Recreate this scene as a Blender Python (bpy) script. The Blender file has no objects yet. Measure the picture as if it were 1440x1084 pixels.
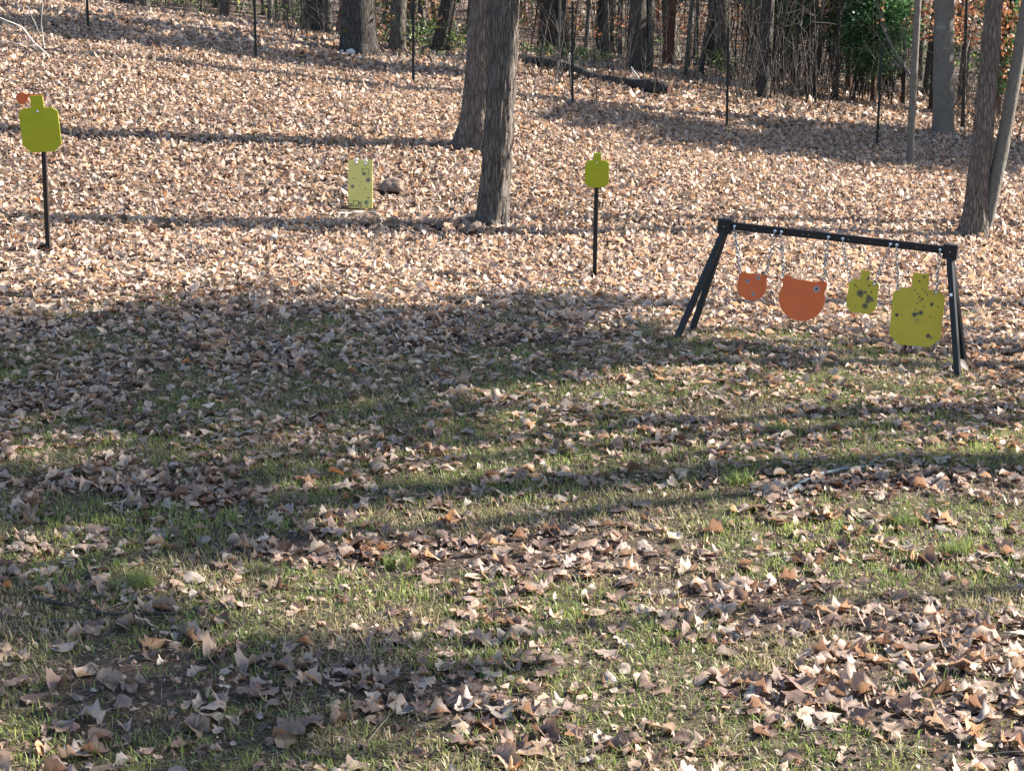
import bpy, math, random
import numpy as np
from mathutils import Vector, Matrix

random.seed(7)
RNG = np.random.default_rng(11)
S = bpy.context.scene
COL = S.collection
R = math.radians

# ------------------------------------------------------------------ camera, sky, sun, exposure
F = 2180.0                      # focal length in pixels of the 1440 px wide photograph
PITCH = R(12.7)
CAMZ = 2.4
cam_d = bpy.data.cameras.new('camera')
cam_d.sensor_width = 36.0
cam_d.lens = 36.0 * F / 1440.0
cam_d.clip_end = 2000
cam = bpy.data.objects.new('camera', cam_d)
COL.objects.link(cam)
cam.location = (0, 0, CAMZ)
cam.rotation_euler = (math.pi / 2 - PITCH, 0, 0)
S.camera = cam

SUN_EL = R(33)
SUN_AZ = R(16)                  # direction towards the sun, measured from +X to +Y
to_sun = Vector((math.cos(SUN_AZ) * math.cos(SUN_EL), math.sin(SUN_AZ) * math.cos(SUN_EL), math.sin(SUN_EL)))
W = bpy.data.worlds.new('World')
S.world = W
W.use_nodes = True
nt = W.node_tree
sky = nt.nodes.new('ShaderNodeTexSky')
sky.sky_type = 'NISHITA'
sky.sun_disc = False
sky.sun_elevation = SUN_EL
sky.sun_rotation = math.pi / 2 - SUN_AZ
nt.links.new(sky.outputs[0], nt.nodes['Background'].inputs[0])
nt.nodes['Background'].inputs[1].default_value = 0.088
sun_d = bpy.data.lights.new('sun', 'SUN')
sun_d.energy = 5.0
sun_d.angle = R(0.53)
sun_d.color = (1.0, 0.93, 0.83)
sun = bpy.data.objects.new('sun', sun_d)
COL.objects.link(sun)
sun.rotation_euler = to_sun.to_track_quat('Z', 'Y').to_euler()
S.view_settings.view_transform = 'Standard'
S.view_settings.look = 'None'
S.view_settings.exposure = 2.3
S.view_settings.gamma = 1.0
S.render.engine = 'CYCLES'
S.cycles.max_bounces = 6
S.cycles.transparent_max_bounces = 8

# ------------------------------------------------------------------ numpy noise
def _hash(ix, iy, seed):
    h = (ix.astype(np.int64) * 374761393 + iy.astype(np.int64) * 668265263 + seed * 1442695041) & 0xffffffff
    h = ((h ^ (h >> 13)) * 1274126177) & 0xffffffff
    return ((h ^ (h >> 16)) & 0xffff) / 65535.0
def vnoise(x, y, seed=0, perx=None):
    x = np.asarray(x, float); y = np.asarray(y, float)
    ix = np.floor(x); iy = np.floor(y)
    fx = x - ix; fy = y - iy
    fx = fx * fx * (3 - 2 * fx); fy = fy * fy * (3 - 2 * fy)
    jx = ix + 1
    if perx:
        ix = np.mod(ix, perx); jx = np.mod(jx, perx)
    a = _hash(ix, iy, seed); b = _hash(jx, iy, seed); c = _hash(ix, iy + 1, seed); d = _hash(jx, iy + 1, seed)
    return (a + (b - a) * fx) + ((c + (d - c) * fx) - (a + (b - a) * fx)) * fy
def fbm(x, y, seed=0, octs=4):
    s = 0; a = 0.5; t = 0
    for k in range(octs):
        s = s + a * vnoise(np.asarray(x) * 2 ** k, np.asarray(y) * 2 ** k, seed + 17 * k); t += a; a *= 0.5
    return s / t
def sstep(a, b, v):
    t = np.clip((np.asarray(v, float) - a) / (b - a), 0, 1)
    return t * t * (3 - 2 * t)

# ------------------------------------------------------------------ terrain: a thin plate through surveyed points
def pix_dir(px, py):
    u = (px - 720.0) / F; v = -(py - 542.0) / F
    cp, sp = math.cos(PITCH), math.sin(PITCH)
    return np.array([u, cp + v * sp, -sp + v * cp])
def pix_at(px, py, Y):
    d = pix_dir(px, py)
    return np.array([0, 0, CAMZ]) + d * (Y / d[1])
ctrl = []
for px, py, Y in [(720, 1084, 4.75), (0, 1084, 4.75), (1440, 1084, 4.75), (720, 800, 6.75), (0, 760, 7.1), (1440, 820, 6.6),
                  (960, 473, 11.3), (1352, 524, 10.7), (836, 390, 14.4), (68, 354, 14.0), (692, 320, 16.5), (507, 295, 17.2),
                  (1366, 335, 17.5), (660, 211, 20.2), (124, 42, 25.5), (360, 86, 25.3), (581, 122, 25.1), (805, 148, 25.0),
                  (1022, 184, 24.9), (1233, 208, 24.8), (505, 78, 28.5), (895, 103, 30.0), (1328, 192, 27.0), (1100, 140, 30.0)]:
    ctrl.append(pix_at(px, py, Y))
for p in [(-12, 12, .75), (14, 14, -.55), (14, 5, -.35), (-12, 4, .25), (0, 0, 0), (12, -4, -.2), (-12, -4, .2), (0, -20, .2),
          (-14, 28, 3.4), (16, 26, -.35), (-30, 40, 5.0), (-6, 38, 2.75), (5, 42, 2.0), (16, 42, 1.1), (34, 42, .3),
          (-40, 70, 8.0), (0, 70, 6.2), (40, 70, 5.0), (0, 120, 17.), (-80, 120, 20.), (80, 120, 15.), (-60, 20, 5.), (60, 20, -3.),
          (-60, -40, 1.), (60, -40, -2.), (0, 200, 34.), (-150, 200, 36.), (150, 200, 30.)]:
    ctrl.append(np.array(p, float))
ctrl = np.array(ctrl)
def _tps_fit(P, lam=0.004):
    n = len(P); xy = P[:, :2] / 20.0
    d2 = ((xy[:, None] - xy[None]) ** 2).sum(-1)
    K = 0.5 * d2 * np.log(d2 + 1e-12) + lam * np.eye(n)
    Q = np.c_[np.ones(n), xy]
    A = np.zeros((n + 3, n + 3)); A[:n, :n] = K; A[:n, n:] = Q; A[n:, :n] = Q.T
    return np.linalg.solve(A, np.r_[P[:, 2], 0, 0, 0])
_tw = _tps_fit(ctrl)
def ground_z(x, y):
    x = np.atleast_1d(np.asarray(x, float)); y = np.atleast_1d(np.asarray(y, float))
    out = np.empty(x.size); xf = x.ravel() / 20; yf = y.ravel() / 20
    c = ctrl[:, :2] / 20; n = len(c)
    for s in range(0, xf.size, 20000):
        a = xf[s:s + 20000]; b = yf[s:s + 20000]
        d2 = (a[:, None] - c[None, :, 0]) ** 2 + (b[:, None] - c[None, :, 1]) ** 2
        out[s:s + 20000] = (0.5 * d2 * np.log(d2 + 1e-12)) @ _tw[:n] + _tw[n] + _tw[n + 1] * a + _tw[n + 2] * b
    X = x.ravel(); Y = y.ravel()
    out += 0.07 * (fbm(X * .45, Y * .45, 3, 3) - .5) + 0.022 * (fbm(X * 2.2, Y * 2.2, 5, 2) - .5)
    return out.reshape(x.shape)
def gz(x, y):
    return float(ground_z(x, y)[0])
def hit(px, py):
    d = pix_dir(px, py)
    Ys = np.linspace(3.5, 90, 1800)
    pts = np.array([0, 0, CAMZ])[None] + d[None] * (Ys / d[1])[:, None]
    below = pts[:, 2] < ground_z(pts[:, 0], pts[:, 1])
    k = int(np.argmax(below)) if below.any() else len(Ys) - 1
    p = pts[max(k - 1, 0)] * .5 + pts[k] * .5
    return Vector((p[0], p[1], gz(p[0], p[1])))

# ------------------------------------------------------------------ mesh helpers
class MB:
    """collects verts / faces for one mesh object"""
    def __init__(self): self.v = []; self.f = []; self.n = 0
    def add(self, v, f):
        v = np.asarray(v, float).reshape(-1, 3)
        self.v.append(v); self.f.extend([tuple(i + self.n for i in q) for q in f]); self.n += len(v)
    def tube(self, pts, rad, seg=6, cap=True):
        pts = [Vector(p) for p in pts]; n = len(pts)
        if not hasattr(rad, '__len__'): rad = [rad] * n
        t0 = (pts[1] - pts[0]).normalized()
        ref = Vector((0, 0, 1)) if abs(t0.z) < .9 else Vector((1, 0, 0))
        u = t0.cross(ref).normalized(); vs = []
        for i, p in enumerate(pts):
            t = (pts[min(i + 1, n - 1)] - pts[max(i - 1, 0)])
            t = t.normalized() if t.length > 1e-9 else t0
            u = (u - t * u.dot(t)).normalized(); w = t.cross(u)
            for k in range(seg):
                a = 2 * math.pi * k / seg
                vs.append(p + (u * math.cos(a) + w * math.sin(a)) * rad[i])
        fs = []
        for i in range(n - 1):
            for k in range(seg):
                a = i * seg + k; b = i * seg + (k + 1) % seg
                fs.append((a, b, b + seg, a + seg))
        if cap:
            fs.append(tuple(range(seg))[::-1]); fs.append(tuple(range((n - 1) * seg, n * seg)))
        self.add([tuple(v) for v in vs], fs)
    def box(self, c, s, rot=None, bev=0.0):
        c = Vector(c); h = Vector(s) / 2
        M = rot or Matrix.Identity(3)
        if bev <= 0:
            vs = [M @ Vector((x * h.x, y * h.y, z * h.z)) + c for z in (-1, 1) for y in (-1, 1) for x in (-1, 1)]
            self.add([tuple(v) for v in vs], [(0, 2, 3, 1), (4, 5, 7, 6), (0, 1, 5, 4), (2, 6, 7, 3), (0, 4, 6, 2), (1, 3, 7, 5)])
            return
        b = bev; o = [(-h.x + b, -h.y), (h.x - b, -h.y), (h.x, -h.y + b), (h.x, h.y - b), (h.x - b, h.y), (-h.x + b, h.y), (-h.x, h.y - b), (-h.x, -h.y + b)]
        i_ = [(x * (1 - b / h.x), y * (1 - b / h.y)) for x, y in o]
        vs = [(x, y, -h.z) for x, y in i_] + [(x, y, -h.z + b) for x, y in o] + [(x, y, h.z - b) for x, y in o] + [(x, y, h.z) for x, y in i_]
        fs = [tuple(range(8))[::-1], tuple(range(24, 32))]
        for L in range(3):
            for k in range(8): fs.append((L * 8 + k, L * 8 + (k + 1) % 8, L * 8 + 8 + (k + 1) % 8, L * 8 + 8 + k))
        self.add([tuple(M @ Vector(v) + c) for v in vs], fs)
    def plate(self, outline, th, bev=0.0012):
        """outline in local X,Z; thickness along Y; front face at y=0, back at +th"""
        n = len(outline); o = np.array(outline, float); c = o.mean(0)
        i_ = c + (o - c) * (1 - bev / np.maximum(np.linalg.norm(o - c, axis=1), 1e-4))[:, None]
        vs = [(x, 0, z) for x, z in i_] + [(x, bev, z) for x, z in o] + [(x, th - bev, z) for x, z in o] + [(x, th, z) for x, z in i_]
        fs = [tuple(range(n)), tuple(range(3 * n, 4 * n))[::-1]]
        for L in range(3):
            for k in range(n): fs.append((L * n + (k + 1) % n, L * n + k, L * n + n + k, L * n + n + (k + 1) % n))
        self.add(vs, fs)
    def build(self, name, mat, parent=None, smooth=False):
        me = bpy.data.meshes.new(name)
        V = np.concatenate(self.v) if self.v else np.zeros((0, 3))
        me.from_pydata(V.tolist(), [], self.f)
        if smooth: me.polygons.foreach_set('use_smooth', [True] * len(me.polygons))
        me.materials.append(mat); me.update()
        return link(name, me, parent)
def link(name, me, parent=None):
    o = bpy.data.objects.new(name, me); COL.objects.link(o)
    if parent: o.parent = parent
    return o
def empty(name, loc, rot=(0, 0, 0)):
    o = bpy.data.objects.new(name, None); COL.objects.link(o)
    o.location = loc; o.rotation_euler = rot; o.empty_display_size = .1
    return o
def tag(o, label, cat=None, group=None, kind=None):
    if label: o['label'] = label
    if cat: o['category'] = cat
    if group: o['group'] = group
    if kind: o['kind'] = kind
    return o
def np_mesh(name, V, Fc, mat, nside, attrs=None, smooth=True):
    """fast mesh from numpy arrays; Fc (n, nside)"""
    me = bpy.data.meshes.new(name)
    nv, nf = len(V), len(Fc)
    me.vertices.add(nv); me.loops.add(nf * nside); me.polygons.add(nf)
    me.vertices.foreach_set('co', V.astype(np.float32).ravel())
    me.loops.foreach_set('vertex_index', Fc.astype(np.int32).ravel())
    me.polygons.foreach_set('loop_start', np.arange(0, nf * nside, nside, dtype=np.int32))
    if smooth: me.polygons.foreach_set('use_smooth', np.ones(nf, dtype=bool))
    me.materials.append(mat)
    for nm, (dom, arr) in (attrs or {}).items():
        a = me.attributes.new(nm, 'FLOAT', dom); a.data.foreach_set('value', arr.astype(np.float32))
    me.update(); me.validate()
    return me

# ------------------------------------------------------------------ materials
def new_mat(name):
    m = bpy.data.materials.new(name); m.use_nodes = True
    return m, m.node_tree.nodes, m.node_tree.links, m.node_tree.nodes['Principled BSDF']
def ramp(N, stops, interp='LINEAR'):
    r = N.new('ShaderNodeValToRGB'); r.color_ramp.interpolation = interp
    e = r.color_ramp.elements
    while len(e) < len(stops): e.new(0.5)
    for k, (p, c) in enumerate(stops): e[k].position = p; e[k].color = (*c, 1)
    return r
def noise(N, L, vec, scale, detail=4, rough=.55):
    n = N.new('ShaderNodeTexNoise'); n.inputs['Scale'].default_value = scale; n.inputs['Detail'].default_value = detail
    n.inputs['Roughness'].default_value = rough
    if vec is not None: L.new(vec, n.inputs['Vector'])
    return n
def mixc(N, L, fac, a, b, mode='MIX'):
    m = N.new('ShaderNodeMix'); m.data_type = 'RGBA'; m.blend_type = mode
    for sock, v in ((m.inputs[0], fac), (m.inputs[6], a), (m.inputs[7], b)):
        if isinstance(v, (int, float)): sock.default_value = v
        elif isinstance(v, tuple): sock.default_value = (*v, 1)
        else: L.new(v, sock)
    return m.outputs[2]
def bump(N, L, h, strength, dist, bs):
    b = N.new('ShaderNodeBump'); b.inputs['Strength'].default_value = strength; b.inputs['Distance'].default_value = dist
    L.new(h, b.inputs['Height']); L.new(b.outputs[0], bs.inputs['Normal'])

def mat_ground():
    m, N, L, B = new_mat('ground_soil')
    tc = N.new('ShaderNodeTexCoord').outputs['Object']
    at = N.new('ShaderNodeAttribute'); at.attribute_name = 'grass'
    n1 = noise(N, L, tc, 9, 6, .65); n2 = noise(N, L, tc, 70, 4, .7); n3 = noise(N, L, tc, 1.1, 3)
    soil = ramp(N, [(.25, (.012, .009, .007)), (.5, (.05, .036, .028)), (.62, (.105, .075, .058)), (.78, (.20, .15, .115))]); L.new(n2.outputs[0], soil.inputs[0])
    turf = ramp(N, [(.3, (.018, .018, .010)), (.5, (.05, .045, .025)), (.62, (.10, .082, .05)), (.8, (.19, .15, .10))]); L.new(n2.outputs[0], turf.inputs[0])
    vo = N.new('ShaderNodeTexVoronoi'); vo.inputs['Scale'].default_value = 11; L.new(tc, vo.inputs['Vector'])
    lit = ramp(N, [(0, (.022, .016, .013)), (.45, (.06, .042, .033)), (.75, (.16, .115, .085)), (1, (.36, .27, .20))]); L.new(vo.outputs['Color'], lit.inputs[0])
    base = mixc(N, L, at.outputs['Fac'], mixc(N, L, .15, soil.outputs[0], lit.outputs[0]), turf.outputs[0])
    far = N.new('ShaderNodeAttribute'); far.attribute_name = 'litter'
    col = mixc(N, L, far.outputs['Fac'], base, lit.outputs[0])
    moss = ramp(N, [(.62, (0, 0, 0)), (.7, (1, 1, 1))]); L.new(n1.outputs[0], moss.inputs[0])
    L.new(col, B.inputs['Base Color']); B.inputs['Roughness'].default_value = .95
    B.inputs['Specular IOR Level'].default_value = .15
    bump(N, L, n2.outputs[0], .8, .03, B)
    return m
def mat_leaf(name='dry_leaf', stops=None, transl=.33, rough=.48):
    m, N, L, B = new_mat(name)
    at = N.new('ShaderNodeAttribute'); at.attribute_name = 'rnd'
    oi = N.new('ShaderNodeAttribute'); oi.attribute_type = 'OBJECT'; oi.attribute_name = 'tone'
    ad = N.new('ShaderNodeMath'); ad.operation = 'ADD'; L.new(at.outputs['Fac'], ad.inputs[0]); L.new(oi.outputs['Fac'], ad.inputs[1])
    fr = N.new('ShaderNodeMath'); fr.operation = 'FRACT'; L.new(ad.outputs[0], fr.inputs[0])
    r = ramp(N, stops or [(0, (.12, .082, .066)), (.14, (.20, .135, .108)), (.27, (.31, .215, .160)), (.38, (.33, .285, .250)), (.50, (.44, .32, .235)), (.64, (.53, .405, .305)),
                 (.78, (.60, .49, .40)), (.87, (.30, .25, .225)), (.92, (.40, .185, .085)), (.95, (.38, .25, .14)), (1, (.66, .60, .54))])
    L.new(fr.outputs[0], r.inputs[0])
    tc = N.new('ShaderNodeTexCoord').outputs['Object']
    n = noise(N, L, tc, 55, 3); n2 = noise(N, L, tc, 260, 2)
    var = ramp(N, [(.3, (.62, .60, .58)), (.6, (1, 1, 1)), (.8, (1.12, 1.1, 1.06))]); L.new(n.outputs[0], var.inputs[0])
    c = mixc(N, L, 1.0, r.outputs[0], var.outputs[0], 'MULTIPLY')
    rb = N.new('ShaderNodeAttribute'); rb.attribute_name = 'rib'
    rr = ramp(N, [(0, (.62, .60, .56)), (.06, (.70, .68, .65)), (.13, (1, 1, 1)), (.88, (1, 1, 1)), (1, (.8, .77, .74))]); L.new(rb.outputs['Fac'], rr.inputs[0])
    if transl < .36: c = mixc(N, L, .85, c, rr.outputs[0], 'MULTIPLY')
    L.new(c, B.inputs['Base Color']); B.inputs['Roughness'].default_value = rough
    B.inputs['Specular IOR Level'].default_value = .28
    bump(N, L, n2.outputs[0], .35, .004, B)
    if transl:
        tr = N.new('ShaderNodeBsdfTranslucent'); L.new(mixc(N, L, 1.0, c, (1.2, .98, .78), 'MULTIPLY'), tr.inputs[0])
        mx = N.new('ShaderNodeMixShader'); mx.inputs[0].default_value = transl
        L.new(B.outputs[0], mx.inputs[1]); L.new(tr.outputs[0], mx.inputs[2])
        L.new(mx.outputs[0], N['Material Output'].inputs[0])
    return m
def mat_bark(name, dark, mid, light, zs=.16, sc=34, moss=0.0, lichen=0.12, vor=.6):
    m, N, L, B = new_mat(name)
    tc = N.new('ShaderNodeTexCoord').outputs['Object']
    mp = N.new('ShaderNodeMapping'); mp.inputs['Scale'].default_value = (1, 1, zs); L.new(tc, mp.inputs[0])
    n1 = noise(N, L, mp.outputs[0], sc, 8, .68); n2 = noise(N, L, tc, 3.2, 4); n3 = noise(N, L, tc, 140, 3)
    vo = N.new('ShaderNodeTexVoronoi'); vo.feature = 'DISTANCE_TO_EDGE'; vo.inputs['Scale'].default_value = sc * .6
    ds = N.new('ShaderNodeVectorMath'); ds.operation = 'MULTIPLY_ADD'; ds.inputs[1].default_value = (.035, .035, .035)
    nd = noise(N, L, mp.outputs[0], sc * .5, 3); L.new(nd.outputs['Color'], ds.inputs[0]); L.new(mp.outputs[0], ds.inputs[2]); L.new(ds.outputs[0], vo.inputs['Vector'])
    rp = ramp(N, [(.30, dark), (.48, mid), (.62, mid), (.75, light)]); L.new(n1.outputs[0], rp.inputs[0])
    fur = ramp(N, [(0, (.32, .30, .28)), (.12, (1, 1, 1))]); L.new(vo.outputs[0], fur.inputs[0])
    c = mixc(N, L, vor, rp.outputs[0], fur.outputs[0], 'MULTIPLY')
    lr = ramp(N, [(.60, (0, 0, 0)), (.72, (1, 1, 1))]); L.new(n2.outputs[0], lr.inputs[0])
    lf = N.new('ShaderNodeMath'); lf.operation = 'MULTIPLY'; lf.inputs[1].default_value = lichen + moss; L.new(lr.outputs[0], lf.inputs[0])
    c = mixc(N, L, lf.outputs[0], c, (.09, .115, .05) if moss else (.30, .31, .27))
    L.new(c, B.inputs['Base Color']); B.inputs['Roughness'].default_value = .9; B.inputs['Specular IOR Level'].default_value = .2
    hh = N.new('ShaderNodeMath'); hh.operation = 'ADD'; L.new(n1.outputs[0], hh.inputs[0])
    sm = ramp(N, [(0, (0, 0, 0)), (.18, (1, 1, 1))]); L.new(vo.outputs[0], sm.inputs[0]); 
    if vor > 0: L.new(sm.outputs[0], hh.inputs[1])
    bump(N, L, hh.outputs[0], 1.0, .035, B)
    return m
def mat_grass(name, stops):
    m, N, L, B = new_mat(name)
    at = N.new('ShaderNodeAttribute'); at.attribute_name = 'rnd'
    r = ramp(N, stops); L.new(at.outputs['Fac'], r.inputs[0])
    L.new(r.outputs[0], B.inputs['Base Color']); B.inputs['Roughness'].default_value = .5; B.inputs['Specular IOR Level'].default_value = .35
    tr = N.new('ShaderNodeBsdfTranslucent'); L.new(r.outputs[0], tr.inputs[0])
    mx = N.new('ShaderNodeMixShader'); mx.inputs[0].default_value = .4
    L.new(B.outputs[0], mx.inputs[1]); L.new(tr.outputs[0], mx.inputs[2]); L.new(mx.outputs[0], N['Material Output'].inputs[0])
    return m
def mat_plain(name, col, rough=.6, metal=0.0, var=.25, sc=30, bmp=.1, spec=.2):
    m, N, L, B = new_mat(name)
    tc = N.new('ShaderNodeTexCoord').outputs['Object']
    n = noise(N, L, tc, sc, 5)
    r = ramp(N, [(.3, tuple(x * (1 - var) for x in col)), (.7, tuple(min(1, x * (1 + var)) for x in col))]); L.new(n.outputs[0], r.inputs[0])
    L.new(r.outputs[0], B.inputs['Base Color']); B.inputs['Roughness'].default_value = rough; B.inputs['Metallic'].default_value = metal; B.inputs['Specular IOR Level'].default_value = .5 if metal else spec
    if bmp: bump(N, L, n.outputs[0], bmp, .004, B)
    return m
def mat_target(name, col, spots=(), rings=(), wear=(.12, .11, .10), var=.08, scuff=0.0):
    """painted steel; spots (x, z, r, soft, amount) are shot marks in the plate's own coordinates"""
    m, N, L, B = new_mat(name)
    tc = N.new('ShaderNodeTexCoord').outputs['Object']
    n = noise(N, L, tc, 9, 4); n2 = noise(N, L, tc, 120, 3)
    r = ramp(N, [(.3, tuple(x * (1 - var) for x in col)), (.7, tuple(x * (1 + var) for x in col))]); L.new(n.outputs[0], r.inputs[0])
    c = r.outputs[0]
    sx = N.new('ShaderNodeSeparateXYZ'); L.new(tc, sx.inputs[0])
    wob = N.new('ShaderNodeVectorMath'); wob.operation = 'MULTIPLY_ADD'
    nz = noise(N, L, tc, 95, 3); L.new(nz.outputs['Color'], wob.inputs[0]); wob.inputs[1].default_value = (.010, 0, .010); L.new(tc, wob.inputs[2])
    fl = N.new('ShaderNodeVectorMath'); fl.operation = 'MULTIPLY'; fl.inputs[1].default_value = (1, 0, 1); L.new(wob.outputs[0], fl.inputs[0])
    tot = None
    for (x, z, rad, soft, amt) in spots:
        d = N.new('ShaderNodeVectorMath'); d.operation = 'DISTANCE'; d.inputs[1].default_value = (x + .005, 0, z + .005); L.new(fl.outputs[0], d.inputs[0])
        mr = N.new('ShaderNodeMapRange'); mr.interpolation_type = 'SMOOTHSTEP'
        mr.inputs[1].default_value = rad * (1 + soft); mr.inputs[2].default_value = rad * max(0.05, 1 - soft); mr.inputs[3].default_value = 0; mr.inputs[4].default_value = amt
        L.new(d.outputs['Value'], mr.inputs[0])
        if tot is None: tot = mr.outputs[0]
        else:
            mm = N.new('ShaderNodeMath'); mm.operation = 'MAXIMUM'; L.new(tot, mm.inputs[0]); L.new(mr.outputs[0], mm.inputs[1]); tot = mm.outputs[0]
    if scuff:
        sr = ramp(N, [(.60, (0, 0, 0)), (.68, (1, 1, 1))]); n5 = noise(N, L, tc, 22, 6, .7); L.new(n5.outputs[0], sr.inputs[0])
        mm = N.new('ShaderNodeMath'); mm.operation = 'MULTIPLY'; mm.inputs[1].default_value = scuff; L.new(sr.outputs[0], mm.inputs[0])
        c = mixc(N, L, mm.outputs[0], c, tuple(x * .45 for x in col))
    if tot is not None:
        hal = N.new('ShaderNodeMapRange'); hal.inputs[1].default_value = .02; hal.inputs[2].default_value = .5; hal.inputs[3].default_value = 0; hal.inputs[4].default_value = .4; L.new(tot, hal.inputs[0])
        c = mixc(N, L, hal.outputs[0], c, (.17, .165, .15)); c = mixc(N, L, tot, c, wear)
    for (x, z, r0, r1) in rings:
        d = N.new('ShaderNodeVectorMath'); d.operation = 'DISTANCE'; d.inputs[1].default_value = (x + .005, 0, z + .005); L.new(fl.outputs[0], d.inputs[0])
        m10 = N.new('ShaderNodeMath'); m10.operation = 'MULTIPLY'; m10.inputs[1].default_value = 10; L.new(d.outputs['Value'], m10.inputs[0])
        msk = ramp(N, [(0, (1, 1, 1)), (r1 * 10, (1, 1, 1)), (min(1, r1 * 10 + .04), (0, 0, 0))]); L.new(m10.outputs[0], msk.inputs[0])
        core = ramp(N, [(0, (.02, .02, .025)), (r0 * 10, (.03, .03, .035)), (min(.98, r0 * 10 + .03), (.24, .24, .25)), (1, (.28, .28, .29))]); L.new(m10.outputs[0], core.inputs[0])
        c = mixc(N, L, msk.outputs[0], c, core.outputs[0])
    L.new(c, B.inputs['Base Color']); B.inputs['Roughness'].default_value = .55; B.inputs['Specular IOR Level'].default_value = .35
    bump(N, L, n2.outputs[0], .08, .002, B)
    return m

M_GROUND = mat_ground()
M_LEAF = mat_leaf()
M_BARK = mat_bark('bark_grey_oak', (.045, .038, .033), (.155, .13, .112), (.29, .255, .225), zs=.12, sc=62)
M_BARK2 = mat_bark('bark_pink_grey', (.055, .042, .036), (.19, .148, .125), (.31, .26, .23), zs=.15, sc=58)
M_BARKD = mat_bark('bark_dark', (.022, .019, .018), (.075, .064, .056), (.15, .13, .115), zs=.14, sc=44)
M_BARKM = mat_bark('bark_mossy', (.04, .036, .03), (.13, .115, .095), (.23, .21, .18), zs=.2, sc=40, moss=.5)
M_BARKS = mat_bark('bark_smooth', (.07, .06, .052), (.135, .118, .10), (.20, .18, .16), zs=.5, sc=26, lichen=.35, vor=0.0)
M_BARKR = mat_bark('bark_red', (.05, .025, .019), (.14, .072, .052), (.22, .13, .10), zs=.16, sc=40)
M_TWIG = mat_plain('twig_bark', (.085, .072, .062), .85, var=.45, sc=18)
M_BRUSH = mat_plain('brush_bark', (.055, .046, .04), .9, var=.5, sc=12)
M_BLEACH = mat_plain('bleached_wood', (.42, .38, .33), .8, var=.35, sc=40)
M_LICHEN = mat_plain('lichen_wood', (.12, .138, .145), .85, var=.6, sc=45, bmp=.4)
M_WETWOOD = mat_plain('wet_dark_wood', (.04, .032, .028), .7, var=.5, sc=40, bmp=.4)
M_STEEL = mat_plain('black_powdercoat', (.012, .013, .016), .5, var=.3, sc=60, bmp=.05)
M_STEELB = mat_plain('brown_black_paint', (.018, .013, .012), .65, var=.3, sc=60, bmp=.05)
M_ZINC = mat_plain('zinc_bolt', (.62, .63, .65), .32, 1.0, var=.12, sc=80, bmp=.05)
M_CHAIN = mat_plain('zinc_chain', (.36, .36, .37), .34, 1.0, var=.15, sc=80, bmp=.05)
M_POST = mat_plain('fence_post_paint', (.014, .016, .015), .6, var=.3)
M_STONE = mat_plain('pale_stone', (.40, .385, .37), .9, var=.35, sc=14, bmp=.6)
M_STONED = mat_plain('brown_stone', (.15, .11, .085), .95, var=.5, sc=18, bmp=.7)
M_WHITE = mat_plain('white_sticker', (.75, .75, .74), .5, var=.05)
M_HOLE = mat_plain('raw_drilled_steel', (.30, .28, .26), .5, var=.2)

# ------------------------------------------------------------------ ground
def grass_mask(x, y):
    """1 where turf shows between the leaf drifts, 0 under full litter"""
    n = fbm(x * .55 + 3, y * 1.15 + 7, 21, 3); n2 = fbm(x * 1.9, y * 2.6, 33, 3)
    near = 1 - sstep(10.8, 14.2, y + 1.6 * (fbm(x * .5, y * .3, 9, 2) - .5) - .12 * x)
    dens = sstep(.42, .54, .6 * n + .4 * n2 + .035 * sstep(-1, 2, x) + .04 * sstep(8, 5.5, y))
    return .85 * near * dens * (1 - .9 * soil_patch(x, y))
def soil_patch(x, y):
    """bare dark soil in the lower left corner"""
    cx, cy = SOIL.x, SOIL.y
    d = np.hypot((x - cx) / .62, (y - cy) / .42) + 1.1 * (fbm(x * 2.2, y * 2.2, 91, 3) - .5)
    return 1 - sstep(.55, 1.25, d)
SOIL = hit(215, 955)
def axis(lo, hi, d0, d1, fine, grow):
    out = list(np.arange(d0, d1 + 1e-6, fine)); s = fine; p = d1
    while p < hi: s *= grow; p += s; out.append(p)
    s = fine; p = d0; pre = []
    while p > lo: s *= grow; p -= s; pre.append(p)
    return np.array(pre[::-1] + out)
gx = axis(-260, 260, -11, 11, .2, 1.12); gy = axis(-120, 420, 3.5, 32, .2, 1.1)
GX, GY = np.meshgrid(gx, gy)
GZ = ground_z(GX, GY)
nx_, ny_ = len(gx), len(gy)
idx = np.arange(nx_ * ny_).reshape(ny_, nx_)
quads = np.stack([idx[:-1, :-1], idx[:-1, 1:], idx[1:, 1:], idx[1:, :-1]], -1).reshape(-1, 4)
gm = grass_mask(GX.ravel(), GY.ravel())
ground = link('ground', np_mesh('ground', np.c_[GX.ravel(), GY.ravel(), GZ.ravel()], quads, M_GROUND, 4,
              {'grass': ('POINT', gm), 'litter': ('POINT', sstep(10, 16, GY.ravel()))}))
tag(ground, 'sloping yard of soil and thin winter turf under fallen leaves', kind='structure')

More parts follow.
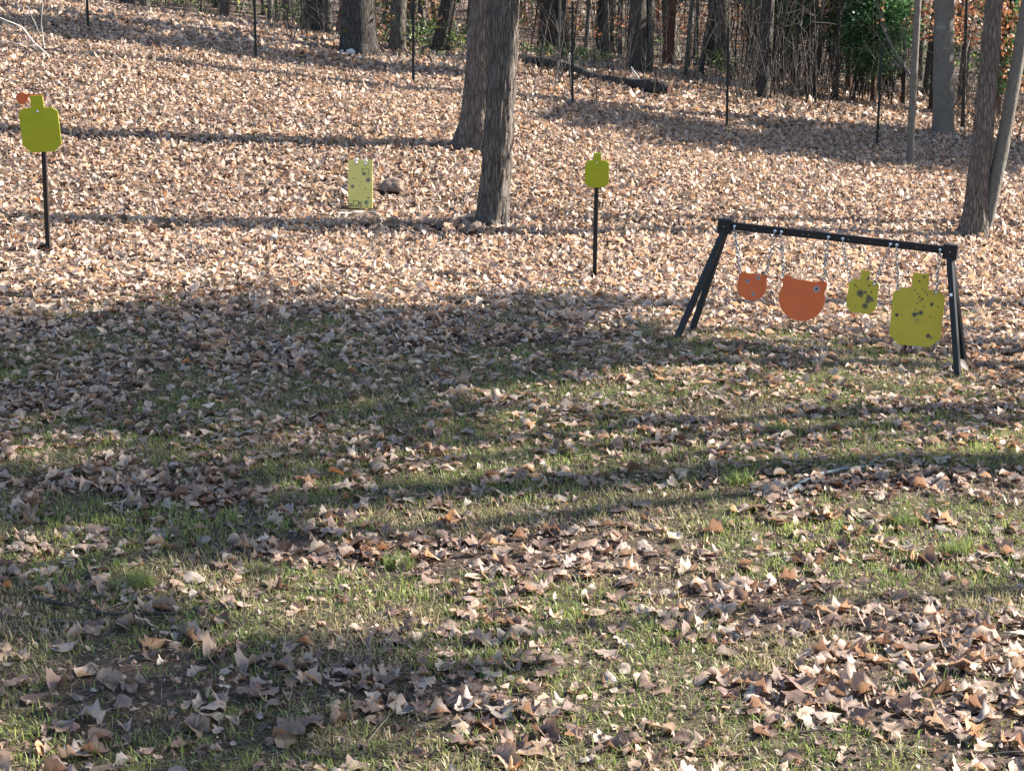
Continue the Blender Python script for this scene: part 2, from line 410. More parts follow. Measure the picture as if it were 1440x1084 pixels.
# ------------------------------------------------------------------ trees
def bark_trunk(mb, pts, rad, seg=28, rings=60, amp=.05, flare=.35, fh=.5, lobes=5, seed=0, vs=1.0, phase=None):
    """tapered trunk along pts with ridged bark and root flare"""
    P = np.array([tuple(p) for p in pts], float); n = len(P)
    L = np.r_[0, np.cumsum(np.linalg.norm(np.diff(P, axis=0), axis=1))]
    t = np.linspace(0, 1, rings) ** 1.35; s = t * L[-1]
    C = np.stack([np.interp(s, L, P[:, k]) for k in range(3)], 1)
    if n > 2:
        for _ in range(6): C[1:-1] = .25 * C[:-2] + .5 * C[1:-1] + .25 * C[2:]
    rr = np.interp(s, L, rad)
    a = np.linspace(0, 2 * math.pi, seg, endpoint=False)
    A, SS = np.meshgrid(a, s)
    per = max(8, int(seg * .5))
    u = A / (2 * math.pi) * per
    rn = np.abs(2 * vnoise(u + .8 * vnoise(u, SS * 3 * vs, seed + 4, per), SS * 2.6 * vs, seed, per) - 1)
    fine = vnoise(u * 2, SS * 9 * vs, seed + 9, per * 2) - .5
    lump = fbm(np.cos(A) * 1.2 + 5, SS * .9 + np.sin(A) * 1.2, seed + 2, 2) - .5
    ph = random.random() * 6 if phase is None else phase
    fl = np.exp(-SS / fh) * flare * (1 + .75 * np.cos(A * lobes + ph) + .4 * np.cos(A * 2 + ph * 2))
    Rr = rr[:, None] * (1 + amp * (rn - .5) * 1.6 + amp * .8 * fine + .10 * lump + np.maximum(fl, -.05))
    V = np.stack([C[:, None, 0] + Rr * np.cos(A), C[:, None, 1] + Rr * np.sin(A), C[:, None, 2] + 0 * A], -1).reshape(-1, 3)
    f = []
    for i in range(rings - 1):
        for k in range(seg):
            p = i * seg + k; q = i * seg + (k + 1) % seg
            f.append((p, q, q + seg, p + seg))
    f.append(tuple(range((rings - 1) * seg, rings * seg)))
    mb.add(V, f)
def rdir(base, spread, rnd):
    v = Vector((rnd.gauss(0, 1), rnd.gauss(0, 1), rnd.gauss(0, 1))).normalized()
    return (base.normalized() + v * spread).normalized()
def limb_pts(start, d, length, n, rnd, wob=.12, up=.05):
    pts = [start]; d = d.normalized()
    for _ in range(n):
        d = (d + Vector((rnd.gauss(0, wob), rnd.gauss(0, wob), rnd.gauss(0, wob) + up))).normalized()
        pts.append(pts[-1] + d * (length / n))
    return pts
def limbs(mb, pts, rads, rnd, n1=9, lo=.45, len1=3.2, lv3=True, el=.55, n2=5, n3=3):
    """bare limbs, branches and twigs growing from a trunk path"""
    tot = len(pts) - 1; tips = []
    for k in range(n1):
        t = lo + (1 - lo) * (k + rnd.random()) / n1
        i = min(int(t * tot), tot - 1); f = t * tot - i
        p = pts[i].lerp(pts[i + 1], f); r = (rads[i] * (1 - f) + rads[i + 1] * f) * .5
        a = rnd.random() * 6.28
        d = Vector((math.cos(a), math.sin(a), el + .5 * rnd.random() + t * .3))
        ln = len1 * (1.25 - .7 * t) * (.7 + .6 * rnd.random())
        q = limb_pts(p, d, ln, 6, rnd); rr = [max(.006, r * (1 - .85 * j / 6)) for j in range(7)]
        mb.tube(q, rr, 6, False); tips.append(q[-1])
        for b in range(n2):
            j = 1 + int(rnd.random() * 5); d2 = rdir(q[j + 1] - q[j], .75, rnd)
            q2 = limb_pts(q[j], d2, ln * (.3 + .3 * rnd.random()), 4, rnd, .16, .08)
            r2 = rr[j] * .5; mb.tube(q2, [max(.004, r2 * (1 - .2 * w)) for w in range(5)], 4, False); tips.append(q2[-1])
            if lv3:
                for c in range(n3):
                    w = 1 + int(rnd.random() * 3.9); d3 = rdir(q2[w] - q2[w - 1], .8, rnd)
                    q3 = limb_pts(q2[w], d3, ln * (.12 + .16 * rnd.random()), 2, rnd, .2, .05)
                    mb.tube(q3, [max(.0045, r2 * .4), .004, .0025], 3, False); tips.append(q3[-1])
    return tips
def make_tree(name, base, h, r0, mat, label, lean=(0, 0), cat='tree', group=None, seed=1, seg=20, rings=40, n1=9, lo=.42, flare=.35,
              amp=.06, bend=.25, len1=3.2, sink=.12, lobes=5, top=.12, lv3=True, phase=None, stems=None, taper=1.0):
    rnd = random.Random(seed)
    root = empty(name, base); tag(root, label, cat, group)
    n = 8; pts = []; rads = []
    bx, by = rnd.gauss(0, bend), rnd.gauss(0, bend)
    for k in range(n + 1):
        t = k / n
        pts.append(Vector((lean[0] * h * t + bx * math.sin(t * 5) * t, lean[1] * h * t + by * math.sin(t * 4) * t, -sink + t * h)))
        rads.append(r0 * ((1 - t) ** (.8 * taper) * (1 - top) + top))
    mb = MB(); bark_trunk(mb, pts, rads, seg, rings, amp, flare, max(.16, r0 * .8), lobes, seed, phase=phase)
    mb.build('trunk', mat, root, True)
    cb = MB(); limbs(cb, pts, rads, rnd, n1, lo, len1, lv3)
    cb.build('crown', M_TWIG, root, True)
    return root

def lean_for(px, px_top, py, base):
    """sideways lean (m per m) that shows as the drift from px at the base to px_top at the picture's top edge"""
    d = base.y; top = pix_at(px_top, 0, d); hgt = max(.4, top[2] - base.z)
    return ((top[0] - base.x) / hgt, 0.0)

# two big trunks in the middle
b = hit(692, 318)
make_tree('oak_tree', b, 15, .160, M_BARK, 'furrowed grey oak trunk in front, between the yellow panel and the short post target',
          lean=lean_for(692, 711, 318, b), seed=5, seg=72, rings=150, flare=.5, amp=.13, len1=3.6, n1=12, lo=.4, bend=.05, top=.2, taper=.7)
b = hit(668, 210)
make_tree('oak_tree', b, 17, .222, M_BARK2, 'thick oak trunk with flared foot directly behind the front oak',
          lean=lean_for(672, 684, 210, b), seed=8, seg=64, rings=130, flare=.85, amp=.10, len1=4.2, n1=12, lo=.4, bend=.05, top=.2, taper=.7, lobes=3, phase=3.14)
# twin-stemmed tree on the right
b = hit(1362, 333)
root = empty('twin_stem_tree', b)
tag(root, 'twin-stemmed tree with two leaning stems behind the right end of the target rack', 'tree')
for (pxs, r0, mat_, sd, x0) in (((1366, 1374, 1379, 1381), .118, M_BARK2, 31, 0.0), ((1384, 1402, 1417, 1427), .080, M_BARKS, 32, .16)):
    rnd = random.Random(sd)
    xs = [(q - 720) / F * math.hypot(b.y, 1.5) - b.x for q in pxs]; pys = [320, 215, 95, 0]
    zs = [pix_at(720, q, b.y)[2] - b.z for q in pys]
    pts = [Vector((x0 * .3 - .06, 0, -.12))] + [Vector((x, .05 * k, z)) for k, (x, z) in enumerate(zip(xs, zs))]
    dx = (pts[-1] - pts[-2]).normalized()
    for k in range(5): pts.append(pts[-1] + (dx + Vector((rnd.gauss(0, .06), rnd.gauss(0, .06), .25))).normalized() * 2.1)
    rads = [r0 * (1.12 - .075 * k) for k in range(len(pts))]; rads[-1] = .03
    mb = MB(); bark_trunk(mb, pts, rads, 44, 130, .09 if sd == 31 else .03, .75 if sd == 31 else .2, .28, 3, sd); mb.build('trunk', mat_, root, True)
    cb = MB(); limbs(cb, pts, rads, rnd, 8, .5, 2.6); cb.build('crown', M_TWIG, root, True)

# trees along the edge of the wood: (px, base py, width px, px at top edge, material, height, label)
EDGE = [
    (441, 46, 40, 443, M_BARKD, 17, 'dark double-looking trunk at the left of the wood edge, left of the widest trunk'),
    (461, 50, 13, 459, M_BARKM, 13, 'pale grey slim trunk pressed against the dark trunk left of the widest one'),
    (473, 52, 8, 481, M_BARKR, 9, 'thin reddish sunlit trunk just left of the widest trunk'),
    (505, 78, 47, 503, M_BARKD, 19, 'widest dark furrowed trunk at the wood edge with white stones at its foot'),
    (559, 73, 23, 560, M_BARKM, 15, 'mossy green-footed trunk just right of the widest trunk'),
    (616, 76, 23, 629, M_BARKD, 15, 'dark trunk leaning right between the mossy trunk and the central oaks'),
    (771, 66, 27, 772, M_BARKD, 17, 'dark straight trunk above the left end of the fallen log'),
    (791, 68, 15, 789, M_BARKD, 14, 'narrow dark trunk close to the straight trunk above the log end'),
    (850, 73, 24, 851, M_BARKD, 16, 'dark trunk behind the middle of the fallen log'),
    (893, 103, 26, 898, M_BARKD, 18, 'broad dark trunk right behind the fallen log'),
    (913, 105, 11, 915, M_BARKM, 13, 'slim grey trunk fused to the right side of the broad dark trunk'),
    (938, 94, 14, 945, M_BARKR, 15, 'reddish-brown trunk leaning right, beyond the sawn end of the log'),
    (964, 111, 8, 974, M_BARKM, 11, 'slim grey sapling leaning right beside the reddish trunk'),
    (982, 108, 9, 1002, M_BARKM, 11, 'bent grey trunk crossing behind the slim leaning sapling'),
    (1003, 98, 17, 1004, M_BARKD, 15, 'dark upright trunk left of the cedar thicket'),
    (1327, 191, 29, 1328, M_BARKS, 17, 'smooth grey beech trunk left of the twin-stemmed tree'),
    (1309, 158, 8, 1318, M_BARKD, 12, 'thin dark trunk hugging the left side of the smooth beech'),
    (1354, 186, 6, 1360, M_BARKD, 8, 'thin crooked dark stem between the beech and the twin-stemmed tree'),
    (1279, 232, 11, 1291, M_BARKS, 10, 'straight pale sapling standing alone in front of the cedars'),
    (786, 92, 4, 787, M_BARKS, 7, 'thin tan sapling in front of the dark trunks above the log'),
    (314, 29, 13, 316, M_BARKM, 14, 'small grey trunk at the far left wood edge near the tall fence post'),
    (281, 26, 4, 283, M_BARKD, 8, 'very thin dark sapling left of the small grey trunk'),
    (1065, 128, 6, 1060, M_BARKD, 9, 'dark thin trunk at the left side of the cedar thicket'),
    (1088, 126, 7, 1078, M_BARKD, 9, 'second dark thin trunk in the cedar thicket, leaning left'),
    (1112, 140, 7, 1127, M_BARKD, 9, 'dark slanting trunk in the middle of the cedar thicket'),
    (1133, 138, 6, 1144, M_BARKD, 9, 'thin slanting trunk beside the slanting trunk of the thicket'),
    (1143, 140, 6, 1160, M_BARKD, 9, 'dark thin stem leaning right in front of the green cedar'),
    (1176, 146, 6, 1180, M_BARKD, 9, 'dark thin upright stem at the left side of the green cedar'),
    (1270, 150, 7, 1276, M_BARKD, 11, 'dark trunk just right of the green cedar'),
    (700, 45, 20, 700, M_BARKD, 15, 'dark trunk glimpsed behind the two central oaks'),
    (380, 30, 10, 381, M_BARKD, 12, 'dark slim trunk left of the double-looking trunk'),
]
for k, (px, py, w, pt, mt, h, lb) in enumerate(EDGE):
    b = hit(px, py); r0 = w / 2 * math.hypot(b.y, 2) / F
    make_tree('sapling' if w < 10 else 'forest_tree', b, h, r0, mt, lb, lean=lean_for(px, pt, py, b), seed=100 + k,
              cat='sapling' if w < 10 else 'tree', group='trees along the edge of the wood', seg=24 if w > 20 else 10, rings=60 if w > 20 else 30,
              n1=10 if w > 12 else 6, lo=.32 if w > 12 else .12, flare=.3 if w > 12 else .12, amp=.09 if w > 12 else .05,
              bend=.12 if w > 12 else .05, len1=3.4 if w > 12 else 1.5, top=.18, taper=.75, lv3=(w > 6))

# evergreens: many small needle sprays through the crown volume
def mat_needle(name, stops):
    return mat_grass(name, stops)
M_CEDAR = mat_needle('cedar_needles', [(0, (.035, .09, .045)), (.5, (.09, .19, .075)), (.85, (.15, .27, .10)), (1, (.23, .31, .11))])
M_PINE = mat_needle('pine_needles', [(0, (.02, .04, .018)), (.6, (.045, .085, .03)), (1, (.10, .12, .05))])
def evergreen(name, base, h, r, mat, label, group=None, lo=.1, cone=1.0, nb=60, per=60, leaf=.10, seed=3, trunk_r=.09, cat='tree', gap=0.0, lean=0.0):
    rnd = random.Random(seed); g = np.random.default_rng(seed)
    root = empty(name, base); tag(root, label, cat, group)
    pts = [Vector((rnd.gauss(0, .04) * k, rnd.gauss(0, .04) * k + lean * h * k / 6, -.1 + h * k / 6)) for k in range(7)]
    mb = MB(); bark_trunk(mb, pts, [trunk_r * (1 - (.9 if cone > 0 else .55) * k / 6) for k in range(7)], 10, 30, .06, .25, .2, 4, seed); mb.build('trunk', M_BARKR if cone > 0 else M_BARKD, root, True)
    br = MB(); Vs = []; rn = []
    for k in range(nb):
        t = lo + (1 - lo) * ((k + rnd.random()) / nb)
        if rnd.random() < gap: continue
        prof = (1 - (t - lo) / (1 - lo)) ** (.8 * cone) * (.55 + .45 * sstep(lo, lo + .18, t)) if cone > 0 else math.sin(math.pi * min(1, max(.08, (t - lo) / (1 - lo) * .92 + .06))) ** .6
        ln = max(.15, r * prof * (.65 + .5 * rnd.random())); a = rnd.random() * 6.283
        p = Vector((0, lean * h * t, h * t)); d = Vector((math.cos(a), math.sin(a), .25 + .3 * rnd.random()))
        q = limb_pts(p, d, ln, 4, rnd, .12, .03); br.tube(q, [.022, .016, .011, .007, .004], 4, False)
        m = int(per * (.4 + prof))
        tt = 1 - g.random(m) ** 1.6 * .85
        Q = np.array([tuple(v) for v in q]); s = tt * 4; i = np.minimum(s.astype(int), 3); f = (s - i)[:, None]
        c = Q[i] * (1 - f) + Q[i + 1] * f + g.normal(0, 1, (m, 3)) * (.06 + .11 * ln) * np.array([1, 1, .7])
        dirs = (Q[i + 1] - Q[i]); dirs /= np.linalg.norm(dirs, axis=1)[:, None]
        dirs = dirs * .8 + g.normal(0, .55, (m, 3)); dirs /= np.linalg.norm(dirs, axis=1)[:, None]
        sd = np.cross(dirs, g.normal(0, 1, (m, 3))); sd /= np.linalg.norm(sd, axis=1)[:, None]
        L_ = leaf * (.6 + .8 * g.random((m, 1))); Wd = L_ * .26
        Vs.append(np.stack([c, c + dirs * L_ * .55 + sd * Wd, c + dirs * L_, c + dirs * L_ * .5 - sd * Wd], 1))
        rn.append(np.clip(g.normal(.45, .25, m), 0, 1))
    br.build('branches', M_BARKD, root, True)['kind'] = 'stuff'
    V = np.concatenate(Vs); n = len(V)
    me = np_mesh('crown', V.reshape(-1, 3), np.arange(4 * n).reshape(n, 4), mat, 4, {'rnd': ('FACE', np.concatenate(rn))}, False)
    o = link('crown', me, root); o['kind'] = 'stuff'
    return root
for k, (px, py, h, r, lb, nb, gap, lo) in enumerate([
    (1228, 148, 4.6, .95, 'bushy bright green cedar left of the lone pale sapling', 150, 0, .12),
    (1192, 138, 5.2, .8, 'taller dark green cedar behind the bushy bright one', 110, .1, .2),
    (1120, 128, 5.0, .75, 'thin-foliaged cedar in the middle of the thicket', 90, .3, .18),
    (1082, 122, 5.4, .7, 'sparse dark cedar at the left end of the thicket', 90, .3, .2),
    (1406, 170, 3.6, .6, 'green cedar showing between the two stems of the twin tree', 80, .1, .15),
    (1050, 112, 6.5, .9, 'tall cedar behind the dark upright trunk left of the thicket', 60, .4, .3),
    (1420, 150, 6.0, 1.0, 'dark cedar at the right picture edge behind the twin-stemmed tree', 70, .2, .2)]):
    b = hit(px, py)
    evergreen('cedar_tree', b, h, r, M_CEDAR, lb, 'cedars in the wood edge', lo=lo, nb=int(nb * 1.3), per=120, leaf=.08, seed=60 + k, trunk_r=.06, gap=gap)

bp = Vector((4.6, 28.9, gz(4.6, 28.9)))  # pine added so that its crown, out of view, shades the upper left litter
evergreen('pine_tree', bp, 10.5, 1.3, M_PINE, 'tall dark pine added in the cedar thicket to shade the fence line at left', 'pine added for its shade', lo=.38, cone=0, nb=70, per=100, leaf=.22, seed=95, trunk_r=.12, gap=.2)
# trees standing to the right of the view; their shade crosses the lawn
for k, (x, y, h, r, lo, lb) in enumerate([
    (11.0, 8.0, 14.5, 2.1, .54, 'thin-trunked pine right of the near lawn, shading the lower left corner'),
    (11.0, 9.9, 14.0, 1.5, .60, 'tall pine right of the view whose trunk shadow crosses the middle lawn'),
    (10.8, 12.3, 12.0, 1.0, .66, 'slender pine right of the view in line with the target rack'),
    (10.6, 15.2, 13.5, 2.3, .52, 'wide-crowned pine right of the view, shading the middle lawn'),
    (12.5, 13.7, 14.5, 2.3, .55, 'open-crowned pine right of the rack among the bare trees'),
    (16.0, 27.6, 9.0, 2.6, .15, 'broad pine right of the cedars, shading the fence line'),
    (11.2, 26.6, 8.0, 2.0, .08, 'dense pine behind the wood edge right of the beech')]):
    evergreen('pine_tree', Vector((x, y, gz(x, y))), h, r, M_PINE, lb, 'pines to the right of the view', lo=lo, cone=0, nb=70, per=110, leaf=.22, seed=80 + k, trunk_r=(.06, .21, .15, .12, .1, .15, .15)[k], gap=(.5, .5, .45, .5, .5, .12, .12)[k], lean=(.15, .15, .14, .04, .06, 0, 0)[k])
for k, (x, y, h, r, lb) in enumerate([(11.2, 12.0, 13, .13, 'bare tree right of the view, second beyond the thin-trunked pine'), (8.9, 19.3, 13, .12, 'bare tree right of the twin-stemmed tree'),
        (12.6, 14.0, 14, .16, 'stout bare tree right of the target rack'), (13.2, 16.1, 14, .14, 'bare tree right of the rack, beyond the stout one'), (10.2, 14.0, 12, .10, 'slim bare tree close beside the stout bare tree'),
        (14.0, 12.4, 14, .15, 'bare tree farthest right beside the lawn'), (11.8, 10.8, 13, .12, 'bare tree nearest right of the lower lawn')]):
    make_tree('bare_tree', Vector((x, y, gz(x, y))), h, r, M_BARK, lb, group='bare trees to the right of the view', seed=300 + k, n1=13 if k != 1 else 6, lo=.38, len1=2.6, seg=16, rings=30, lv3=k != 1)

# far wood: reads as one mass of grey stems
def far_wood():
    g = random.Random(44); mb = MB()
    for k in range(620):
        y = 34 + 75 * g.random() ** 1.3; x = (g.random() * 2 - 1) * (y * .45 + 4)
        z = gz(x, y); r = .05 + .16 * g.random() ** 2; h = 8 + 7 * g.random()
        lx, ly = g.gauss(0, .04), g.gauss(0, .03)
        pts = [Vector((x + lx * h * t, y + ly * h * t, z - .1 + h * t)) for t in (0, .04, .3, .65, 1)]
        rd = [r * 1.35, r, r * .85, r * .55, .02]
        mb.tube(pts, rd, 7, False)
        for j in range(9):
            t = .08 + .85 * g.random(); p = Vector((x + lx * h * t, y + ly * h * t, z + h * t)); a = g.random() * 6.28
            q = limb_pts(p, Vector((math.cos(a), math.sin(a), .5)), .6 + 2.2 * g.random(), 3, g, .2, .1)
            mb.tube(q, [r * .28, r * .2, r * .12, .004], 3, False)
    o = mb.build('far_wood', M_BARKM, None, True)
    tag(o, 'far grey wood of bare stems on the hillside', 'wood', kind='stuff')
far_wood()
def brush():
    g = random.Random(45); mb = MB()
    spots = [(735, 1440, 60, 150, 380), (380, 660, 20, 66, 260), (180, 420, 2, 22, 160), (1010, 1300, 95, 165, 170), (1330, 1440, 130, 200, 160)]
    for (a, b_, c, d_, n) in spots:
        for k in range(n):
            px = a + (b_ - a) * g.random(); p = hit_fast(px, c + (d_ - c) * g.random())
            h = .5 + 1.9 * g.random() ** 1.5; d = Vector((g.gauss(0, .3), g.gauss(0, .3), 1))
            q = limb_pts(p - Vector((0, 0, .05)), d, h, 4, g, .12, .03); r = .004 + .006 * g.random()
            mb.tube(q, [r, r * .85, r * .7, r * .5, .002], 3, False)
            for j in range(3):
                i = 1 + int(g.random() * 3); q2 = limb_pts(q[i], rdir(q[i] - q[i - 1], .8, g), h * .35, 2, g, .2)
                mb.tube(q2, [r * .6, r * .45, .0015], 3, False)
    tag(mb.build('brush', M_BRUSH, None, True), 'tangle of thin bare brush along the wood edge', 'brush', kind='stuff')
_hx = np.linspace(-20, 1460, 75); _hy = np.linspace(0, 215, 44)
_cache = {}
def hit_fast(px, py):
    key = (int(px // 20), int(py // 5))
    if key not in _cache: _cache[key] = hit(key[0] * 20 + 10, key[1] * 5 + 2.5)
    c = _cache[key]; x = c.x + ((px / 20) % 1 - .5) * 20 / F * c.y; y = c.y + random.uniform(-.5, .5)
    return Vector((x, y, gz(x, y)))
brush()
def thicket():
    g = random.Random(46); mb = MB()
    for k in range(230):
        px = 1030 + 240 * g.random() if k < 150 else 740 + 300 * g.random(); p = hit_fast(px, 100 + 50 * g.random() if k < 150 else 40 + 50 * g.random())
        h = 2.2 + 3 * g.random(); r = .008 + .018 * g.random() ** 1.5; d = Vector((g.gauss(.06, .12), g.gauss(0, .12), 1))
        q = limb_pts(p - Vector((0, 0, .05)), d, h, 6, g, .07, .02); mb.tube(q, [r * (1 - .12 * j) for j in range(7)], 5, False)
        for j in range(8):
            i = 1 + int(g.random() * 5); q2 = limb_pts(q[i], rdir(Vector((g.gauss(0, 1), g.gauss(0, 1), .35)), .3, g), .35 + .5 * g.random(), 3, g, .2)
            mb.tube(q2, [r * .35, r * .28, r * .2, .002], 3, False)
    tag(mb.build('sapling_thicket', M_BARKD, None, True), 'thicket of thin dark sapling stems along the wood edge', 'thicket', kind='stuff')
thicket()
def leafy(name, label, cat, spots, mat, seed, kind='stuff'):
    """scattered leaf faces, spots (px, py, half px, half m depth, base height, top height, count, leaf size)"""
    g = np.random.default_rng(seed); Vs = []; rn = []
    for (px, py, hw, dm, z0, z1, n, ls) in spots:
        b = hit(px, py); wx = hw / F * b.y
        c = np.c_[b.x + g.normal(0, .55, n) * wx, b.y + g.normal(0, .6, n) * dm, np.zeros(n)]
        cl = g.normal(0, 1, (max(4, n // 14), 3)) * np.array([wx * .6, dm * .6, 0]); ci = g.integers(0, len(cl), n)
        c[:, :2] = np.array([b.x, b.y]) + cl[ci, :2] + g.normal(0, .09, (n, 2)) * (1 + ls * 4)
        zc = g.random(len(cl))
        c[:, 2] = ground_z(c[:, 0], c[:, 1]) + z0 + (z1 - z0) * np.clip(zc[ci] + g.normal(0, .12, n), 0, 1)
        d = g.normal(0, 1, (n, 3)); d /= np.linalg.norm(d, axis=1)[:, None]
        s = np.cross(d, g.normal(0, 1, (n, 3))); s /= np.linalg.norm(s, axis=1)[:, None]
        L_ = ls * (.6 + .8 * g.random((n, 1)))
        Vs.append(np.stack([c, c + d * L_ * .5 + s * L_ * .3, c + d * L_, c + d * L_ * .5 - s * L_ * .3], 1)); rn.append(g.random(n))
    V = np.concatenate(Vs); n = len(V)
    o = link(name, np_mesh(name, V.reshape(-1, 3), np.arange(4 * n).reshape(n, 4), mat, 4, {'rnd': ('FACE', np.concatenate(rn))}, False))
    return tag(o, label, cat, kind=kind)
M_SHRUB = mat_grass('shrub_leaf', [(0, (.03, .06, .02)), (.6, (.07, .125, .035)), (.92, (.13, .19, .06)), (1, (.38, .36, .05))])
leafy('undergrowth', 'low green undergrowth between the trunks of the wood', 'undergrowth', [
    (800, 84, 70, 1.6, .02, .22, 1600, .06), (590, 62, 45, 2.0, .02, .5, 900, .07), (415, 34, 45, 2, .02, .5, 700, .07), (1290, 110, 45, 2.2, .6, 2.2, 700, .09),
    (1345, 140, 60, 2, .3, 2.4, 800, .09), (1010, 105, 25, 1.5, .05, .5, 400, .07), (660, 80, 40, 1.4, .02, .4, 500, .07), (230, 10, 110, 3, .1, .9, 1300, .09),
    (1425, 150, 30, 2, .3, 2.2, 500, .09), (900, 78, 40, 2, .05, .5, 400, .07)], M_SHRUB, 5)
M_BEECH = mat_leaf('beech_leaf', [(0, (.10, .042, .026)), (.5, (.21, .10, .062)), (.8, (.29, .165, .105)), (1, (.36, .25, .17))], .4, .5)
g_ = random.Random(3)
leafy('wood_understory', 'mixed dull green and brown understory deep in the wood', 'understory', [
    (g_.uniform(520, 1480), g_.uniform(25, 75), g_.uniform(30, 80), 3.0, .1, g_.uniform(1.2, 3.2), 260, .11) for _ in range(34)], mat_leaf('understory_leaf', [(0, (.03, .045, .02)), (.45, (.07, .085, .035)), (.6, (.12, .075, .04)), (.85, (.22, .13, .075)), (1, (.3, .2, .13))], .4, .5), 15)
leafy('beech_foliage', 'rust-brown dead leaves still hanging on young beeches in the wood', 'leaves', [
    (1110, 110, 60, .8, 1.1, 1.75, 900, .09), (1170, 110, 30, .8, 1.3, 1.8, 300, .09), (1335, 175, 60, .8, 1.5, 2.5, 1000, .08), (1405, 175, 40, .8, 1.4, 2.4, 800, .085), (1430, 180, 20, .8, .7, 1.6, 300, .085),
    (892, 85, 30, .8, .45, .95, 220, .08), (800, 60, 50, 2, .2, 1.0, 300, .1), (940, 70, 50, 2, .3, 1.2, 400, .1), (1010, 80, 50, 2, .3, 1.3, 400, .1), (1270, 150, 25, .8, 1.4, 2.3, 400, .085)], M_BEECH, 6)

# ------------------------------------------------------------------ fallen log, stones, sticks
def stick(name, label, pts, r, mat, cat='branch', lift=.6, forks=0, seed=1, seg=8, group=None, rough=.15):
    rnd = random.Random(seed); P = [Vector(p) for p in pts]; base = P[0].copy()
    Q = []
    for i in range(len(P) - 1):
        for t in (0, .34, .67): Q.append(P[i].lerp(P[i + 1], t) + Vector((rnd.gauss(0, r * .35), rnd.gauss(0, r * .35), rnd.gauss(0, r * .2))))
    Q.append(P[-1]); n = len(Q)
    mb = MB(); mb.tube([q - base + Vector((0, 0, r * lift)) for q in Q], [r * (1 - .45 * i / n) * (1 + rnd.gauss(0, rough)) for i in range(n)], seg)
    for k in range(forks):
        i = 1 + int(rnd.random() * (n - 2)); d = rdir(Q[i + 1 if i + 1 < n else i] - Q[i - 1], .7, rnd); d.z = abs(d.z) * .4
        q2 = limb_pts(Q[i] - base + Vector((0, 0, r * .6)), d, (P[-1] - P[0]).length * (.15 + .2 * rnd.random()), 3, rnd, .2, 0)
        mb.tube(q2, [r * .45, r * .35, r * .25, r * .12], 5)
    o = mb.build(name, mat, None, True); o.location = base
    return tag(o, label, cat, group)
def on_ground(pp, dz=0.0):
    out = []
    for px, py in pp:
        h_ = hit(px, py); out.append(Vector((h_.x, h_.y, h_.z + dz)))
    return out
a_, b_ = hit(737, 93), hit(940, 138)
lr = empty('fallen_log', a_); tag(lr, 'dark fallen log lying across the wood edge right of the central oaks', 'log')
mb = MB(); nL = 40; rl = .115
pl = [a_.lerp(b_, i / (nL - 1)) for i in range(nL)]
pl = [Vector((p.x, p.y + .05 * math.sin(i * .3), gz(p.x, p.y) + rl * .75 + .05 * math.sin(i * .21))) - a_ for i, p in enumerate(pl)]
mb.tube(pl, [rl * (.72 + .38 * i / nL) for i in range(nL)], 18)
V = np.concatenate(mb.v); dn = (fbm(V[:, 0] * 4, V[:, 1] * 9 + V[:, 2] * 11, 71, 3) - .5)[:, None] * .06
mb.v = [V + dn * np.array([0, .6, 1])]
mb.build('trunk', M_BARKD, lr, True)
end = pl[-1]; dr = (pl[-1] - pl[-3]).normalized()
mb = MB(); mb.tube([end + dr * .012, end + dr * .03], [rl * 1.0, rl * .97], 18); mb.build('sawn_end', M_BARKR, lr)
for k, (i, d, l_) in enumerate([(33, (-.5, .2, .55), .5), (30, (.4, -.5, .3), .35), (12, (.1, -.6, .5), .4), (37, (-.3, -.4, .5), .45)]):
    mb = MB(); mb.tube([pl[i], pl[i] + Vector(d) * l_ * .5, pl[i] + Vector(d) * l_ + Vector((0, 0, .05))], [.025, .02, .012], 7); mb.build('branch_stub', M_BLEACH if k % 2 == 0 else M_BARKD, lr, True)
stick('dead_branch', 'broken dark branches heaped just past the sawn end of the log', on_ground([(945, 132), (962, 118), (975, 112)], .05) + on_ground([(990, 130)], .02), .03, M_BARKD, forks=5, seed=4)
stick('dead_branch', 'long grey branch lying right of the sawn end of the log', on_ground([(945, 134), (968, 137), (992, 140)], .0), .022, M_TWIG, forks=2, seed=5)

import bmesh
def stone(label, px, py, wpx, hpx, mat, seed, Y=None):
    b = hit(px, py); rx = wpx / 2 / F * b.y; rz = hpx / F * b.y
    bm = bmesh.new(); bmesh.ops.create_icosphere(bm, subdivisions=4, radius=1)
    for v in bm.verts:
        c = v.co.copy(); n = float(fbm(c.x * 1.6 + seed * 3, c.y * 1.6 + c.z * 1.3, seed, 3)); n2 = float(vnoise(c.x * 6 + seed, c.z * 6 + c.y * 4, seed))
        s = .72 + .5 * n + .08 * n2
        v.co = Vector((c.x * rx * s, c.y * rx * .8 * s, max(-.25, c.z) * rz * .62 * s + rz * .32))
    me = bpy.data.meshes.new('stone'); bm.to_mesh(me); bm.free(); me.materials.append(mat)
    me.polygons.foreach_set('use_smooth', [True] * len(me.polygons))
    o = link('stone', me); o.location = b
    tag(o, label, 'stone', 'stones on the leaf litter')
stone('largest white stone at the foot of the widest dark trunk', 495, 79, 19, 11, M_STONE, 3)
stone('smaller pale stone left of the white stone at the widest trunk', 481, 76, 12, 6, M_STONE, 5)
stone('flat pale stone right of the white stone at the widest trunk', 508, 84, 13, 5, M_STONE, 6)
stone('grey boulder at the left foot of the right-leaning dark trunk', 598, 74, 17, 10, M_STONED, 8)
stone('brown rock on the litter right of the yellow panel', 552, 273, 32, 23, M_STONED, 9)
stone('brown rock half hidden behind the left edge of the yellow panel', 489, 275, 26, 17, M_STONED, 10)

